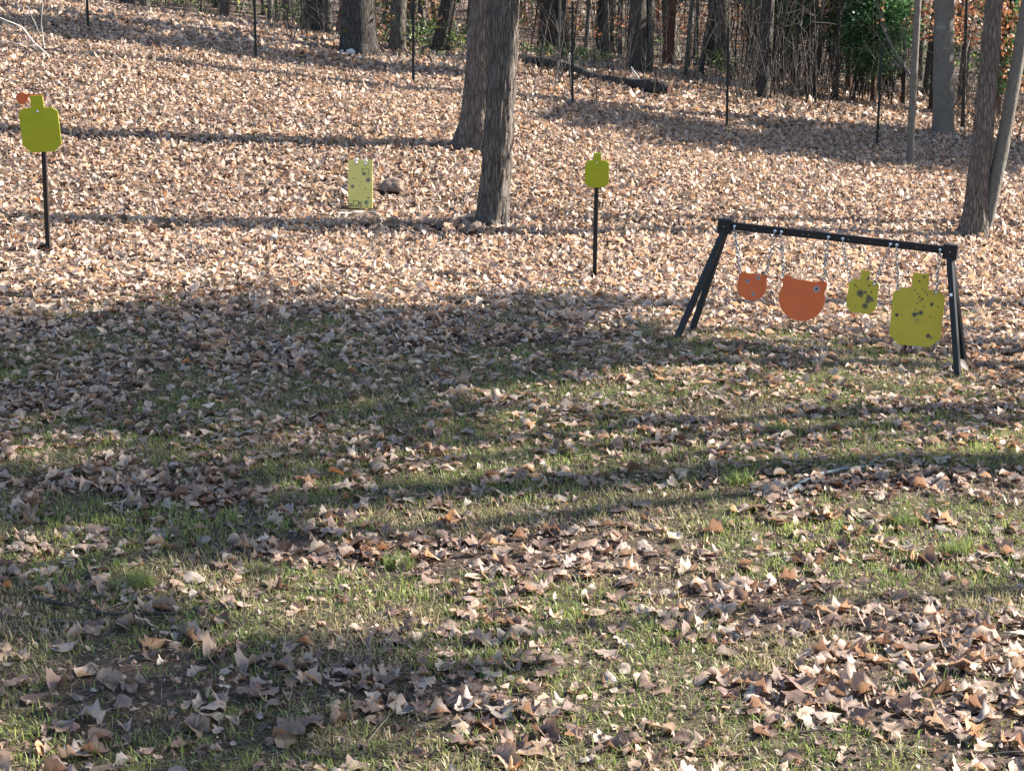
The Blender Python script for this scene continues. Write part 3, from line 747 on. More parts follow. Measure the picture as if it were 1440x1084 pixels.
stick('dark_branch', 'wet black branch lying on the shaded lower left lawn', on_ground([(50, 846), (95, 858), (150, 868), (200, 870), (247, 868)], .018), .0095, M_WETWOOD, seed=11, forks=4)
stick('twig', 'thin curved grey twig crossing over the wet black branch', on_ground([(72, 874), (138, 881), (172, 866)], .012) + on_ground([(201, 842)], .03), .0045, M_TWIG, 'twig', seed=12, forks=1)
stick('bark_piece', 'short piece of brown rotten wood right of the wet black branch', on_ground([(272, 862), (300, 859), (331, 858)], .004), .013, M_BARK2, 'wood', seed=13, rough=.3)
stick('twig', 'bent thin twig standing right of the rotten wood piece', on_ground([(322, 905), (341, 885)], .01) + [hit(341, 885) + Vector((.01, .03, .07)), hit(340, 885) + Vector((-.01, .06, .12))], .0035, M_TWIG, 'twig', seed=14)
stick('lichen_branch', 'pale blue-grey lichen-covered branch lying on the grass at right', on_ground([(1107, 699), (1128, 684), (1150, 674), (1175, 667), (1205, 663), (1230, 660)], .016), .0125, M_LICHEN, seed=15, forks=3, rough=.25)
for k, (lb, pp, r, mt, f) in enumerate([
    ('bleached stick lying in front of the oak foot', [(652, 348), (690, 344), (716, 335), (734, 325)], .012, M_BLEACH, 1),
    ('short bleached stick right of the oak foot', [(740, 331), (754, 328), (767, 326)], .014, M_BLEACH, 1),
    ('longest bleached stick between the oak and the short post target', [(728, 348), (757, 345), (785, 339), (824, 331)], .011, M_BLEACH, 2),
    ('grey stick lying below the left corner of the yellow panel', [(456, 307), (480, 303), (510, 301)], .014, M_BLEACH, 1),
    ('thin bleached stick right below the yellow panel', [(520, 300), (545, 303), (575, 304)], .009, M_BLEACH, 1),
    ('fat pale broken root beside the left foot of the oak', [(648, 332), (668, 325), (687, 318)], .045, M_BARK2, 0),
    ('whitish stick on the litter right of the left post target', [(146, 178), (165, 178), (184, 175)], .016, M_BLEACH, 0),
    ('bleached stick at the left picture edge above the left target', [(-4, 114), (14, 117), (36, 119)], .018, M_BLEACH, 1),
    ('dark stick on the shaded ground at the left edge below the left target', [(0, 386), (30, 380), (70, 374)], .014, M_WETWOOD, 1),
    ('pale thin stick right of the small tree at the top left wood edge', [(300, 28), (318, 26), (350, 30)], .014, M_BLEACH, 1),
    ('grey stick on the grass left of the target rack foot', [(905, 452), (925, 446), (948, 445)], .009, M_BLEACH, 1),
    ('thin grey stick in the middle of the leafy lawn', [(690, 566), (725, 560), (770, 545)], .007, M_TWIG, 2),
    ('thin stick lying across the sunlit lower lawn', [(430, 838), (470, 832), (515, 822)], .006, M_TWIG, 0),
    ('twig among the big leaves near the bottom middle', [(640, 1000), (700, 1008), (770, 1000)], .0045, M_TWIG, 1)]):
    stick('stick', lb, on_ground(pp, .015), r, mt, 'stick', seed=200 + k, forks=f, group='sticks on the ground')
def arch(label, pp, r, seed, mat=M_BLEACH, forks=1):
    b = hit(*pp[0]); pts = [b - Vector((0, 0, .05))] + [Vector(pix_at(x, y, b.y - .02 * i)) for i, (x, y) in enumerate(pp[1:])]
    stick('arching_stem', label, pts, r, mat, 'stem', lift=0, seed=seed, forks=forks, seg=6, group='bare stems at the edge of the litter')
arch('arching bare stem at the top left corner, upper of two', [(75, 82), (48, 60), (30, 38), (0, 26), (-45, 24)], .014, 51)
arch('arching bare stem at the top left corner, lower of two', [(66, 77), (46, 66), (28, 61), (0, 58), (-40, 62)], .011, 52)
arch('upright thin stem rising behind the two arching stems', [(63, 72), (60, 50), (58, 30), (60, 8), (58, -14)], .009, 53)
arch('leaning thin stem left of the upright stem at top left', [(57, 52), (52, 40), (43, 20), (38, 8)], .008, 54, forks=0)
arch('thin bent stem at the right picture edge beside the twin tree', [(1408, 224), (1424, 232), (1440, 240), (1460, 242)], .008, 55)
arch('thin straight stem leaning at the right picture edge', [(1442, 238), (1430, 215), (1418, 190)], .007, 56)
arch('pale thin stem left of the tall fence post by the wood', [(343, 78), (338, 66), (336, 52)], .009, 57, forks=0)

# ------------------------------------------------------------------ fence posts
FENCE = [(124, 42, 'leftmost black steel fence post, at the top left'), (360, 86, 'black steel fence post between the small grey tree and the dark trunks'),
         (581, 122, 'black steel fence post left of the two central oaks'), (805, 148, 'black steel fence post in front of the fallen log'),
         (1022, 184, 'black steel fence post left of the cedar thicket'), (1233, 208, 'rightmost black steel fence post, below the green cedar')]
for k, (px, py, lb) in enumerate(FENCE):
    b = hit(px, py); root = empty('fence_post', b, (R(random.uniform(-1, 1)), R(random.uniform(-1.2, 1.2)), R(8))); tag(root, lb, 'fence post', 'steel posts along the fence line')
    mb = MB(); mb.box((0, 0, .72), (.040, .006, 1.74)); mb.box((0, .0205, .72), (.006, .034, 1.74)); mb.build('post', M_POST, root)
    mb = MB()
    for j in range(24): mb.box((0, -.008, .12 + j * .06), (.010, .010, .018))
    mb.build('studs', M_POST, root)['kind'] = 'stuff'

# ------------------------------------------------------------------ targets
SIL = [(-.30, 0), (.30, 0), (.5, .19), (.5, 1.03), (.37, 1.14), (.165, 1.14), (.155, 1.45), (-.155, 1.45), (-.165, 1.14), (-.37, 1.14), (-.5, 1.03), (-.5, .19)]
def sil(w): return [(x * w, z * w) for x, z in SIL]
half = [(0, .80), (.3, .785), (.46, .785), (.56, .82), (.65, .885), (.75, .915), (.86, .895), (.95, .825), (.99, .73), (.975, .63), (.93, .55), (.915, .47), (.925, .38), (.96, .27)]
def gong(r, ear=1.0):
    h2 = [(x * r, (z if k == 0 else .78 + (z - .78) * ear if z > .78 else z) * r) for k, (x, z) in enumerate(half)]
    arc = [(math.cos(R(a)) * r, math.sin(R(a)) * r) for a in range(14, -91, -8)]
    rt = h2 + arc
    full = rt + [(-x, z) for x, z in rt[::-1] if abs(x) > 1e-6]
    return full[::-1]
YEL = (.285, .28, .005); YEL2 = (.38, .29, .022); ORG = (.46, .085, .02)
def bolt(name, parent, loc, r=.012, mat=None):
    mb = MB(); vs = [(0, -r * .75, 0)]; fs = []; n = 14
    for j, (q, d) in enumerate([(.55, -.62), (.9, -.3), (1.0, 0), (1.0, .15)]):
        for k in range(n): vs.append((math.cos(6.2832 * k / n) * r * q, d * r, math.sin(6.2832 * k / n) * r * q))
    for k in range(n):
        fs.append((0, 1 + k, 1 + (k + 1) % n))
        for j in range(3): fs.append((1 + j * n + k, 1 + (j + 1) * n + k, 1 + (j + 1) * n + (k + 1) % n, 1 + j * n + (k + 1) % n))
    mb.add(vs, fs); o = mb.build(name, mat or M_ZINC, parent, True); o.location = loc
    return o
TH = .0095
def post_target(label, base_px, plate_bot_px, plate_w_px, lean_post, tilt, yaw, matp, flip=False, holes=True):
    b = hit(*base_px); Y = b.y; sc = math.hypot(Y, CAMZ - b.z) / F; w = plate_w_px * sc
    root = empty('post_target', b, (0, lean_post, yaw)); tag(root, label, 'target', 'steel silhouettes on posts')
    zb = pix_at(plate_bot_px[0], plate_bot_px[1], Y - .04)[2] - b.z
    mb = MB(); top = zb + w * 1.12; mb.box((0, 0, top / 2 - .1), (.040, .040, top + .2), bev=.003); mb.build('post', M_STEELB, root)
    pr = MB(); pr.plate(sil(w), TH); p = pr.build('plate', matp, root)
    p.location = (0, -.036, zb); p.rotation_euler = (R(5), tilt, 0)
    bolt('bolt', p, (-.01 * w, -.001, w * 1.045), w * .038)
    if holes:
        for s in (-1, 1):
            mb = MB(); mb.tube([(0, -.0012, 0), (0, .001, 0)], w * .022, 12); o = mb.build('hole', M_HOLE, p); o.location = (s * .37 * w, 0, 1.03 * w)
    if flip:
        g = empty('swing_disc', (0, 0, 0)); g.parent = root
        mb = MB(); mb.plate([(math.cos(a) * .052, math.sin(a) * .052) for a in np.linspace(0, 2 * math.pi, 28, endpoint=False)], .008); d = mb.build('disc', M_ORANGE, g)
        d.location = (-.172, .0, zb + w * 1.36)
        mb = MB(); mb.box((-.07, .004, zb + w * 1.43), (.17, .006, .028)); mb.build('arm', M_ORANGE, g)
    return root
M_YEL = mat_target('yellow_green_paint', YEL, var=.08, scuff=.12)
M_ORANGE = mat_target('orange_paint', ORG, var=.08)
post_target('tall yellow-green silhouette target on a dark post at left, orange disc behind its head', (68, 353), (63, 214), 53, R(1.2), R(-3.2), R(3), M_YEL, True, False)
post_target('short yellow-green silhouette target on a black post right of the central oaks', (836, 389), (839, 264), 33, R(.6), R(0), R(-2), M_YEL)

# yellow panel leaning on the litter
b = hit(507, 295) + Vector((0, 0, .012)); sc = math.hypot(b.y, 2) / F; pw, ph_ = 34 * sc, 67 * sc
root = empty('steel_panel', b, (R(-9), R(-.4), R(-3))); tag(root, 'pale yellow rectangular steel panel with shot marks leaning near the central oaks', 'target panel')
def zx(x, y): return ((x - 232) / 160 * pw, (552 - y) / 324 * ph_)
sp = []
for x, y, r in [(187, 350, 5), (237, 375, 4), (225, 400, 3.5), (265, 422, 4.5), (283, 480, 6), (275, 540, 5), (258, 318, 9), (245, 293, 4), (238, 510, 5)]:
    q = zx(x, y); sp.append((q[0], q[1], r * pw / 160, .35, .95))
for x, y, r in [(283, 362, 17), (180, 405, 13), (271, 513, 15), (225, 515, 9)]:
    q = zx(x, y); sp.append((q[0], q[1], r * pw / 160, .2, .55)); sp.append((q[0], q[1], r * .5 * pw / 160, .3, .97))
M_PANEL = mat_target('pale_yellow_paint', (.54, .45, .12), spots=sp, wear=(.07, .07, .08), var=.08)
mb = MB(); mb.plate([(-pw / 2, 0), (pw / 2, 0), (pw / 2, ph_), (-pw / 2, ph_)], .012); pnl = mb.build('plate', M_PANEL, root)
for x, y in [(207, 248), (268, 255)]:
    q = zx(x, y); bolt('bolt', root, (q[0], -.004, q[1]), .017)
    mb = MB(); ring = [Vector((q[0] + .012 * math.cos(a), -.012, q[1] + .032 + .02 * math.sin(a))) for a in np.linspace(0, 2 * math.pi, 15)]; mb.tube(ring, .005, 6, False); mb.build('eye_ring', M_ZINC, root, True)
for x, y, s_ in [(267, 308, 20), (202, 518, 17)]:
    q = zx(x, y); s_ = s_ * pw / 160; t_ = .004; mb = MB()
    for dx, dz, w_, h_ in [(0, s_, 2 * s_ + t_, t_), (0, -s_, 2 * s_ + t_, t_), (-s_, 0, t_, 2 * s_ - t_), (s_, 0, t_, 2 * s_ - t_)]: mb.box((dx, -.001, dz), (w_, .002, h_))
    o = mb.build('square_mark', M_STEEL, root); o.location = (q[0], 0, q[1])
mb = MB(); mb.tube([(0, .012, ph_ * .8), (.02, .12, ph_ * .4), (.03, .22, .0)], .014, 8); mb.build('prop', M_STEELB, root)

# ------------------------------------------------------------------ hanging rack
fl, bl, fr_, br_ = hit(948, 478), hit(970, 468), hit(1348, 531), hit(1357, 515)
mid = (fl + bl + fr_ + br_) / 4
rack = empty('target_rack', mid); tag(rack, 'black steel rack with sloping beam and A-frame legs holding four hanging targets', 'target rack')
LT = Vector(pix_at(1020, 318, (fl.y + bl.y) / 2)); RT = Vector(pix_at(1337, 354, (fr_.y + br_.y) / 2))
bx = (RT - LT).normalized(); nyv = Vector((0, 0, 1)).cross(bx).normalized(); upv = bx.cross(nyv)
BM = Matrix((bx, nyv, upv)).transposed(); BL = (RT - LT).length
mb = MB(); mb.box((LT + RT) / 2 + upv * .008 - mid, (BL + .04, .050, .052), BM, .004); mb.build('beam', M_STEELB, rack)
for c in (LT, RT):
    br = empty('bracket', c - mid); br.parent = rack
    mb = MB(); mb.box((0, 0, 0), (.098, .078, .104), BM, .003); mb.build('sleeve', M_STEELB, br)
    bolt('bolt', br, -nyv * .0395, .0045)
for c, feet in ((LT, (fl, bl)), (RT, (fr_, br_))):
    for j, ft in enumerate(feet):
        s = c - upv * .035 + nyv * (-.018 if j == 0 else .018); e = ft - Vector((0, 0, .04))
        ax = (e - s).normalized(); sx_ = bx - ax * bx.dot(ax); sx_.normalize(); sy = ax.cross(sx_)
        # turn the tube so that two of its faces show
        ca, sa = math.cos(R(16)), math.sin(R(16)); s1 = sx_ * ca + sy * sa; s2 = sy * ca - sx_ * sa
        mb = MB(); mb.box((s + e) / 2 - mid, (.040, .040, (e - s).length), Matrix((s1, s2, ax)).transposed(), .003)
        leg = mb.build('leg', M_STEEL, rack)
        if c is RT and j == 0:
            t = .30; q = s.lerp(e, t) - s2 * .0208 - mid
            if (s2.y) < 0: q = s.lerp(e, t) + s2 * .0208 - mid
            mb = MB(); mb.box((0, 0, 0), (.020, .001, .020), Matrix((s1, s2, ax)).transposed()); st = mb.build('sticker', M_WHITE, leg); st.location = q
def on_beam(px):
    """point on the beam axis seen at column px"""
    lo, hi = -.2, 1.2
    for _ in range(40):
        t = (lo + hi) / 2; p = LT.lerp(RT, t)
        dpt = p - Vector((0, 0, CAMZ)); zc = dpt.y * math.cos(PITCH) - dpt.z * math.sin(PITCH)
        if 720 + F * dpt.x / zc < px: lo = t
        else: hi = t
    return LT.lerp(RT, (lo + hi) / 2) + upv * .008
def in_plane(px, py, off=0.0):
    d = Vector(pix_dir(px, py)); o = Vector((0, 0, CAMZ)); nn = Vector((nyv.x, nyv.y, 0)).normalized()
    t = ((LT - o + nn * off).dot(nn)) / d.dot(nn)
    return o + d * t
BOLTS = [1034, 1091, 1100, 1166, 1186, 1253, 1262, 1323]
for px in BOLTS:
    o = bolt('bolt', rack, on_beam(px) - nyv * .0255 - mid, .0125)
    o.rotation_euler = (0, 0, math.atan2(bx.y, bx.x))
for px in (1062, 1130, 1138, 1194, 1224, 1290):
    mb = MB(); mb.tube([on_beam(px) - nyv * .0262 - mid, on_beam(px) - nyv * .024 - mid], .0035, 8); mb.build('hole', M_HOLE, rack)
yaw = math.atan2(bx.y, bx.x)
def chain(parent, a, b):
    """oval links from a to b, both in world space"""
    mb = MB(); L_ = (b - a).length; n = max(4, int(round(L_ / .030))); ax = (b - a) / n; d = ax.normalized()
    s = d.cross(Vector((.3, 1, 0))).normalized(); f = d.cross(s)
    for k in range(n):
        c = a + ax * (k + .5) + Vector((0, 0, -.006 * math.sin(math.pi * k / n))); side = (s if k % 2 else f)
        side = (side + (f if k % 2 else s) * random.uniform(-.35, .35)).normalized()
        pts = []
        for j in range(12):
            t = 6.2832 * j / 12; pts.append(c + d * (.0205 * math.cos(t)) + side * (.0105 * math.sin(t)) - parent.location)
        pts.append(pts[0]); mb.tube(pts, .0037, 5, False)
    Rm = parent.rotation_euler.to_matrix().inverted()
    mb.v = [np.array([tuple(Rm @ Vector(p)) for p in np.concatenate(mb.v)])]
    mb.build('chain', M_CHAIN, parent, True)
def hang(name, label, cpx, outline_fn, size_px, tilt, mat, chains, back=R(-4), zoff=0.0, ring_pts=()):
    c = in_plane(cpx[0], cpx[1], -.035); sc = (c - Vector((0, 0, CAMZ))).length / F; w = size_px * sc
    root = empty(name, c, (back, tilt, yaw * .6)); tag(root, label, 'target', 'targets hanging on the rack')
    mb = MB(); mb.plate(outline_fn(w), TH); mb.build('plate', mat(w), root)
    for (bpx, tpx) in chains:
        a = on_beam(bpx) - nyv * .034 - upv * .006; e = in_plane(tpx[0], tpx[1], -.030)
        chain(root, a, e)
        inv = root.rotation_euler.to_matrix().inverted(); lc = inv @ (e - c)
        bolt('shackle_bolt', root, (lc.x, -.002, lc.z), .008)
    return root
ORG2 = (.52, .098, .022)
def m_small_gong(w):
    k = w / 100
    return mat_target('orange_paint_small_gong', ORG2, rings=[(-.032 * w / .1, .025 * w / .1, .005, .0125), (.035 * w / .1, .055 * w / .1, .0045, .0125), (.018 * w / .1, -.058 * w / .1, .0045, .012)], scuff=.6)
def m_big_gong(w):
    return mat_target('orange_paint_big_gong', ORG2, rings=[(.056 * w / .1, .050 * w / .1, .009, .020)], spots=[(.0, .02 * w / .1, .006, .6, .3), (.0, -.06 * w / .1, .009, .6, .45), (.03 * w / .1, -.06 * w / .1, .006, .5, .5)], wear=(.16, .05, .03), scuff=.55)
hang('hanging_gong', 'small orange bear-head gong hanging leftmost on the rack', (1057.3, 401.5), lambda w: gong(w, .4), 20.6, R(5), m_small_gong, [(1034, (1041, 384)), (1091, (1077, 387))])
hang('hanging_gong', 'larger orange bear-head gong hanging second from left on the rack', (1127.5, 419.5), lambda w: gong(w), 31.5, R(7), m_big_gong, [(1100, (1102, 390)), (1166, (1158, 396))])
def marks(lst, x0, x1, y1, w):
    k = w / (x1 - x0); cx = (x0 + x1) / 2
    return [((x - cx) * k, (y1 - y) * k, r * k, s_, a) for x, y, r, s_, a in lst]
S3 = [(210, 515, 20, .6, .85), (240, 505, 8, .4, .9), (222, 535, 6, .3, .9), (268, 540, 18, .6, .8), (286, 548, 12, .6, .75), (250, 590, 17, .6, .8), (262, 562, 12, .5, .8), (170, 468, 6, .3, .95),
      (182, 482, 5, .3, .95), (258, 460, 6, .3, .95), (277, 500, 6, .3, .95), (246, 418, 11, .6, .6), (192, 600, 6, .5, .35), (258, 522, 6, .3, .9)]
S4 = [(650, 578, 11, .5, .95), (690, 592, 5, .3, .9), (447, 662, 11, .45, .95), (478, 660, 5, .3, .9), (553, 650, 14, .6, .9), (590, 636, 13, .6, .85), (572, 642, 8, .6, .8), (605, 597, 5, .3, .9), (563, 578, 5, .3, .9),
      (557, 620, 5, .3, .8), (588, 413, 6, .3, .95), (562, 442, 6, .3, .95), (585, 487, 5, .3, .9), (603, 503, 5, .3, .9), (617, 520, 5, .3, .9), (560, 520, 5, .3, .9), (572, 538, 6, .3, .9), (590, 550, 7, .3, .9),
      (578, 560, 5, .3, .9), (648, 656, 5, .3, .8), (648, 775, 12, .55, .95), (668, 785, 8, .6, .6), (540, 497, 5, .3, .8), (572, 685, 16, .8, .22), (480, 625, 6, .5, .3)]
hang('hanging_silhouette', 'small yellow silhouette with clustered black shot marks, third from left on the rack', (1209.3, 440.5), sil, 40.3, R(5), lambda w: mat_target('yellow_paint_small', YEL2, spots=marks(S3, 133, 318, 640, w), wear=(.006, .006, .008)), [(1186, (1196, 395)), (1253, (1229, 400))])
hang('hanging_silhouette', 'large yellow silhouette with scattered shot marks hanging at the right end of the rack', (1285, 486.5), sil, 68.3, R(2.6), lambda w: mat_target('yellow_paint_large', YEL2, spots=marks(S4, 412, 725, 846, w), wear=(.006, .006, .008)), [(1262, (1263, 408)), (1323, (1316, 412))])

# ------------------------------------------------------------------ leaf litter
def leaf_template(g, rows, cols, kind):
    prof = {'oak': [.03, .15, .13, .26, .19, .34, .24, .25, .05], 'maple': [.04, .30, .25, .44, .30, .42, .26, .22, .03], 'beech': [.02, .16, .25, .31, .33, .30, .24, .14, .01],
            'poplar': [.03, .36, .42, .34, .36, .40, .38, .30, .16]}[kind]
    t = np.linspace(0, 1, rows); pt = np.linspace(0, 1, 9)
    body = {'oak': .36, 'maple': .42, 'beech': .30, 'poplar': .40}[kind]
    if rows > 8 and kind in ('oak', 'maple'):
        k = 3.5 if kind == 'oak' else 2.6
        lob = .80 + (.20 if kind == 'oak' else .16) * np.cos(2 * math.pi * (k * t - .5 * k + g.random() * .15)) * sstep(0, .15, t)
        prof_t = body * np.sin(math.pi * np.clip(t * .93 + .05, 0, 1) ** .85) ** .75 * lob
    else: prof_t = np.interp(t, pt, prof)
    wl = prof_t * (1 + g.normal(0, .10, rows)); wr = prof_t * (1 + g.normal(0, .10, rows))
    if rows < 5: wl = np.array([.06, .36, .30, .05][:rows]) * (1 + g.normal(0, .15, rows)); wr = np.array([.06, .36, .30, .05][:rows]) * (1 + g.normal(0, .15, rows))
    u = np.linspace(-1, 1, cols)
    X = np.where(u[None] < 0, wl[:, None], wr[:, None]) * u[None]
    Yc = (t[:, None] - .5) + .05 * np.abs(u)[None] * (1 if kind != 'poplar' else .3) * np.ones((rows, 1))
    nr = rows > 8; cup = g.normal(.5, 1.25 if nr else 1.3); lc = g.normal(0, .95 if nr else 1.7); tw = g.normal(0, .5 if nr else 1.0)
    Z = cup * X ** 2 * 2.2 + (np.interp(t, np.linspace(0, 1, 5), g.normal(0, .05, 5))[:, None] * u[None] + np.interp(t, np.linspace(0, 1, 5), g.normal(0, .05, 5))[:, None] * np.abs(u)[None] if rows > 8 else g.normal(0, .022, X.shape)) + .05 * np.sin(Yc * 9 + g.random() * 6) * np.abs(u)[None] * g.random() * 1.6
    # bend along the length on a circle, then twist
    if abs(lc) > .05:
        ang = Yc * lc; Yn = np.sin(ang) / lc * (1 - Z * lc); Zn = (1 - np.cos(ang)) / lc + Z * np.cos(ang)
    else: Yn, Zn = Yc, Z
    a = tw * Yc; Xn = X * np.cos(a) - Zn * np.sin(a); Zn2 = X * np.sin(a) + Zn * np.cos(a)
    V = np.stack([Xn, Yn, Zn2], -1).reshape(-1, 3)
    i = np.arange(rows * cols).reshape(rows, cols)
    Fq = np.stack([i[:-1, :-1], i[:-1, 1:], i[1:, 1:], i[1:, :-1]], -1).reshape(-1, 4)
    return V - np.array([0, 0, V[:, 2].mean()]), Fq
def rot_mats(yaw_, tilt_, tdir):
    cy, sy = np.cos(yaw_), np.sin(yaw_); Z = np.zeros_like(cy); O = np.ones_like(cy)
    Rz = np.stack([np.stack([cy, -sy, Z], -1), np.stack([sy, cy, Z], -1), np.stack([Z, Z, O], -1)], -2)
    ax = np.stack([np.cos(tdir), np.sin(tdir), Z], -1); c = np.cos(tilt_)[:, None, None]; s = np.sin(tilt_)[:, None, None]
    K = np.zeros((len(cy), 3, 3)); K[:, 0, 1] = -ax[:, 2]; K[:, 0, 2] = ax[:, 1]; K[:, 1, 0] = ax[:, 2]; K[:, 1, 2] = -ax[:, 0]; K[:, 2, 0] = -ax[:, 1]; K[:, 2, 1] = ax[:, 0]
    Rt = np.eye(3)[None] * c + K * s + ax[:, :, None] * ax[:, None, :] * (1 - c)
    return Rt @ Rz
def scatter(y0, y1, per_m2, margin, g):
    """even random points over the visible wedge of ground plus a margin either side"""
    hw = lambda y: .335 * y * margin + .8
    A = (hw(y0) + hw(y1)) * (y1 - y0); n = int(A * per_m2)
    y = np.sqrt(y0 ** 2 + (y1 ** 2 - y0 ** 2) * g.random(n)); x = (g.random(n) * 2 - 1) * hw(y)
    return x, y
gl = np.random.default_rng(5)
KINDS = ['oak', 'beech', 'maple', 'beech', 'oak', 'poplar', 'beech', 'oak', 'beech', 'oak']
T_NEAR = [leaf_template(gl, 12, 3, KINDS[k % 10]) for k in range(30)]
T_MID = [leaf_template(gl, 5, 3, KINDS[k % 10]) for k in range(20)]
T_FAR = [leaf_template(gl, 3, 3, 'oak') for k in range(24)]
T_DIST = [leaf_template(gl, 3, 2, 'oak') for k in range(24)]
def leaf_batch(x, y, z, yaw_, tilt_, tdir, sc, rnd_, templates, g):
    M = rot_mats(yaw_, tilt_, tdir); ti = g.integers(0, len(templates), len(x)); Vs = []; Fs = []; At = []; off = 0
    for k, (tv, tf) in enumerate(templates):
        m = np.nonzero(ti == k)[0]
        if not len(m): continue
        V = np.einsum('nij,vj->nvi', M[m], tv) * sc[m][:, None, None] + np.stack([x[m], y[m], z[m]], -1)[:, None, :]
        Fx = tf[None] + (np.arange(len(m)) * len(tv))[:, None, None] + off
        Vs.append(V.reshape(-1, 3)); Fs.append(Fx.reshape(-1, 4)); At.append(np.repeat(rnd_[m], len(tf))); off += len(m) * len(tv)
    return np.concatenate(Vs), np.concatenate(Fs), np.concatenate(At)
def join(batches):
    off = 0; Vs = []; Fs = []; At = []
    for V, Fq, A in batches: Vs.append(V); Fs.append(Fq + off); At.append(A); off += len(V)
    return np.concatenate(Vs), np.concatenate(Fs), np.concatenate(At)
batches = []; near_leaves = None
for (y0, y1, dens, dgrass, tmpl, smin, smax, lift) in [(4.0, 8.0, 380, 85, T_NEAR, .025, .125, .018), (8.0, 14.0, 560, 235, T_MID, .03, .11, .028), (14.0, 16.5, 660, 660, T_FAR, .035, .09, .04), (16.5, 26.0, 660, 660, T_DIST, .04, .085, .035), (26.0, 36.0, 260, 260, T_DIST, .07, .125, .045)]:
    x, y = scatter(y0, y1, dens, 1.16 if y1 < 20 else 1.12, gl)
    gmk = grass_mask(x, y); clump = fbm(x * 2.3, y * 3.0, 55, 3)
    bare = soil_patch(x, y)
    keep = gl.random(len(x)) < np.clip((1 - gmk) * (1 - .75 * bare) * (.55 + .9 * sstep(.35, .6, clump)) + gmk * dgrass / dens * (.3 + 1.6 * sstep(.4, .62, clump)), 0, 1)
    for (px_, py_, ex, ey) in [(68, 354, .045, .22), (836, 390, .045, .22), (495, 79, .13, .5), (484, 76, .1, .5), (552, 273, .2, .25), (948, 478, .06, .15), (1348, 532, .06, .18), (1357, 515, .06, .15), (75, 856, .14, .05), (150, 868, .2, .06), (225, 869, .14, .05), (1130, 685, .1, .05), (1190, 664, .18, .05)]:
        q_ = hit(px_, py_); keep &= ~((np.abs(x - q_.x) < ex) & (y > q_.y - ey) & (y < q_.y + .03))
    pb = hit(507, 296); keep &= ~((np.abs(x - pb.x) < .22) & (y > pb.y - .36) & (y < pb.y + .04))
    gmk = gmk[keep]; x, y = x[keep], y[keep]; n = len(x)
    z = ground_z(x, y) + .012 + lift * gl.random(n) * (1.1 - .7 * gmk)
    tilt_ = np.abs(gl.normal(0, R(10) + R(19) * sstep(8, 14, y), n)); tilt_ = np.where(gl.random(n) < .03 + .07 * sstep(8, 14, y), tilt_ + R(35), tilt_)
    sc = smin + (smax - smin) * gl.random(n) ** 1.7; z += sc * np.sin(tilt_) * .16
    fr2 = sstep(7, 15, y); rnd_ = np.clip(gl.beta(1.4 + .15 * fr2, 1.9 - .75 * fr2, n), 0, .84); rnd_ *= .66 + .34 * fr2; rnd_ = np.where(gl.random(n) < .035, .92 + .07 * gl.random(n), rnd_)
    args = [x, y, z, gl.random(n) * 6.283, tilt_, gl.random(n) * 6.283, sc, rnd_]
    if near_leaves is None:
        inview = (np.abs(x) < .325 * y) & (y > 4.75); score = np.where(inview, sc / y, 0); pick = np.argsort(-score)[:300]
        near_leaves = [a[pick] for a in args]; rest = np.ones(n, bool); rest[pick] = False; args = [a[rest] for a in args]
    batches.append(leaf_batch(*args, tmpl, gl))
# torn scraps of leaf
x, y = scatter(4.0, 13.0, 520, 1.16, gl); n = len(x)
batches.append(leaf_batch(x, y, ground_z(x, y) + .006 + .012 * gl.random(n), gl.random(n) * 6.283, np.abs(gl.normal(0, R(24), n)), gl.random(n) * 6.283, .010 + .030 * gl.random(n) ** 2, np.clip(gl.beta(1.0, 3.2, n), 0, .84), T_DIST, gl))
V, Fq, A = join(batches)
o = link('leaf_litter', np_mesh('leaf_litter', V, Fq, M_LEAF, 4, {'rnd': ('FACE', A), 'rib': ('POINT', (np.arange(len(V)) % 3 != 1).astype(float))}))
tag(o, 'thick layer of curled brown fallen leaves covering the ground', 'leaf litter', kind='stuff')
leaf_meshes = [np_mesh('fallen_leaf', tv, tf, M_LEAF, 4, {'rnd': ('FACE', np.zeros(len(tf))), 'rib': ('POINT', (np.arange(len(tv)) % 3 != 1).astype(float))}) for tv, tf in T_NEAR]
Mx = rot_mats(*near_leaves[3:6])
for k in range(len(near_leaves[0])):
    o = link('fallen_leaf', leaf_meshes[k % len(leaf_meshes)], ground); o['tone'] = float(near_leaves[7][k])
    m4 = Matrix(Mx[k].tolist()).to_4x4() @ Matrix.Scale(float(near_leaves[6][k]) * 1.05, 4)
    m4.translation = Vector((float(near_leaves[0][k]), float(near_leaves[1][k]), float(near_leaves[2][k]))); o.matrix_local = m4

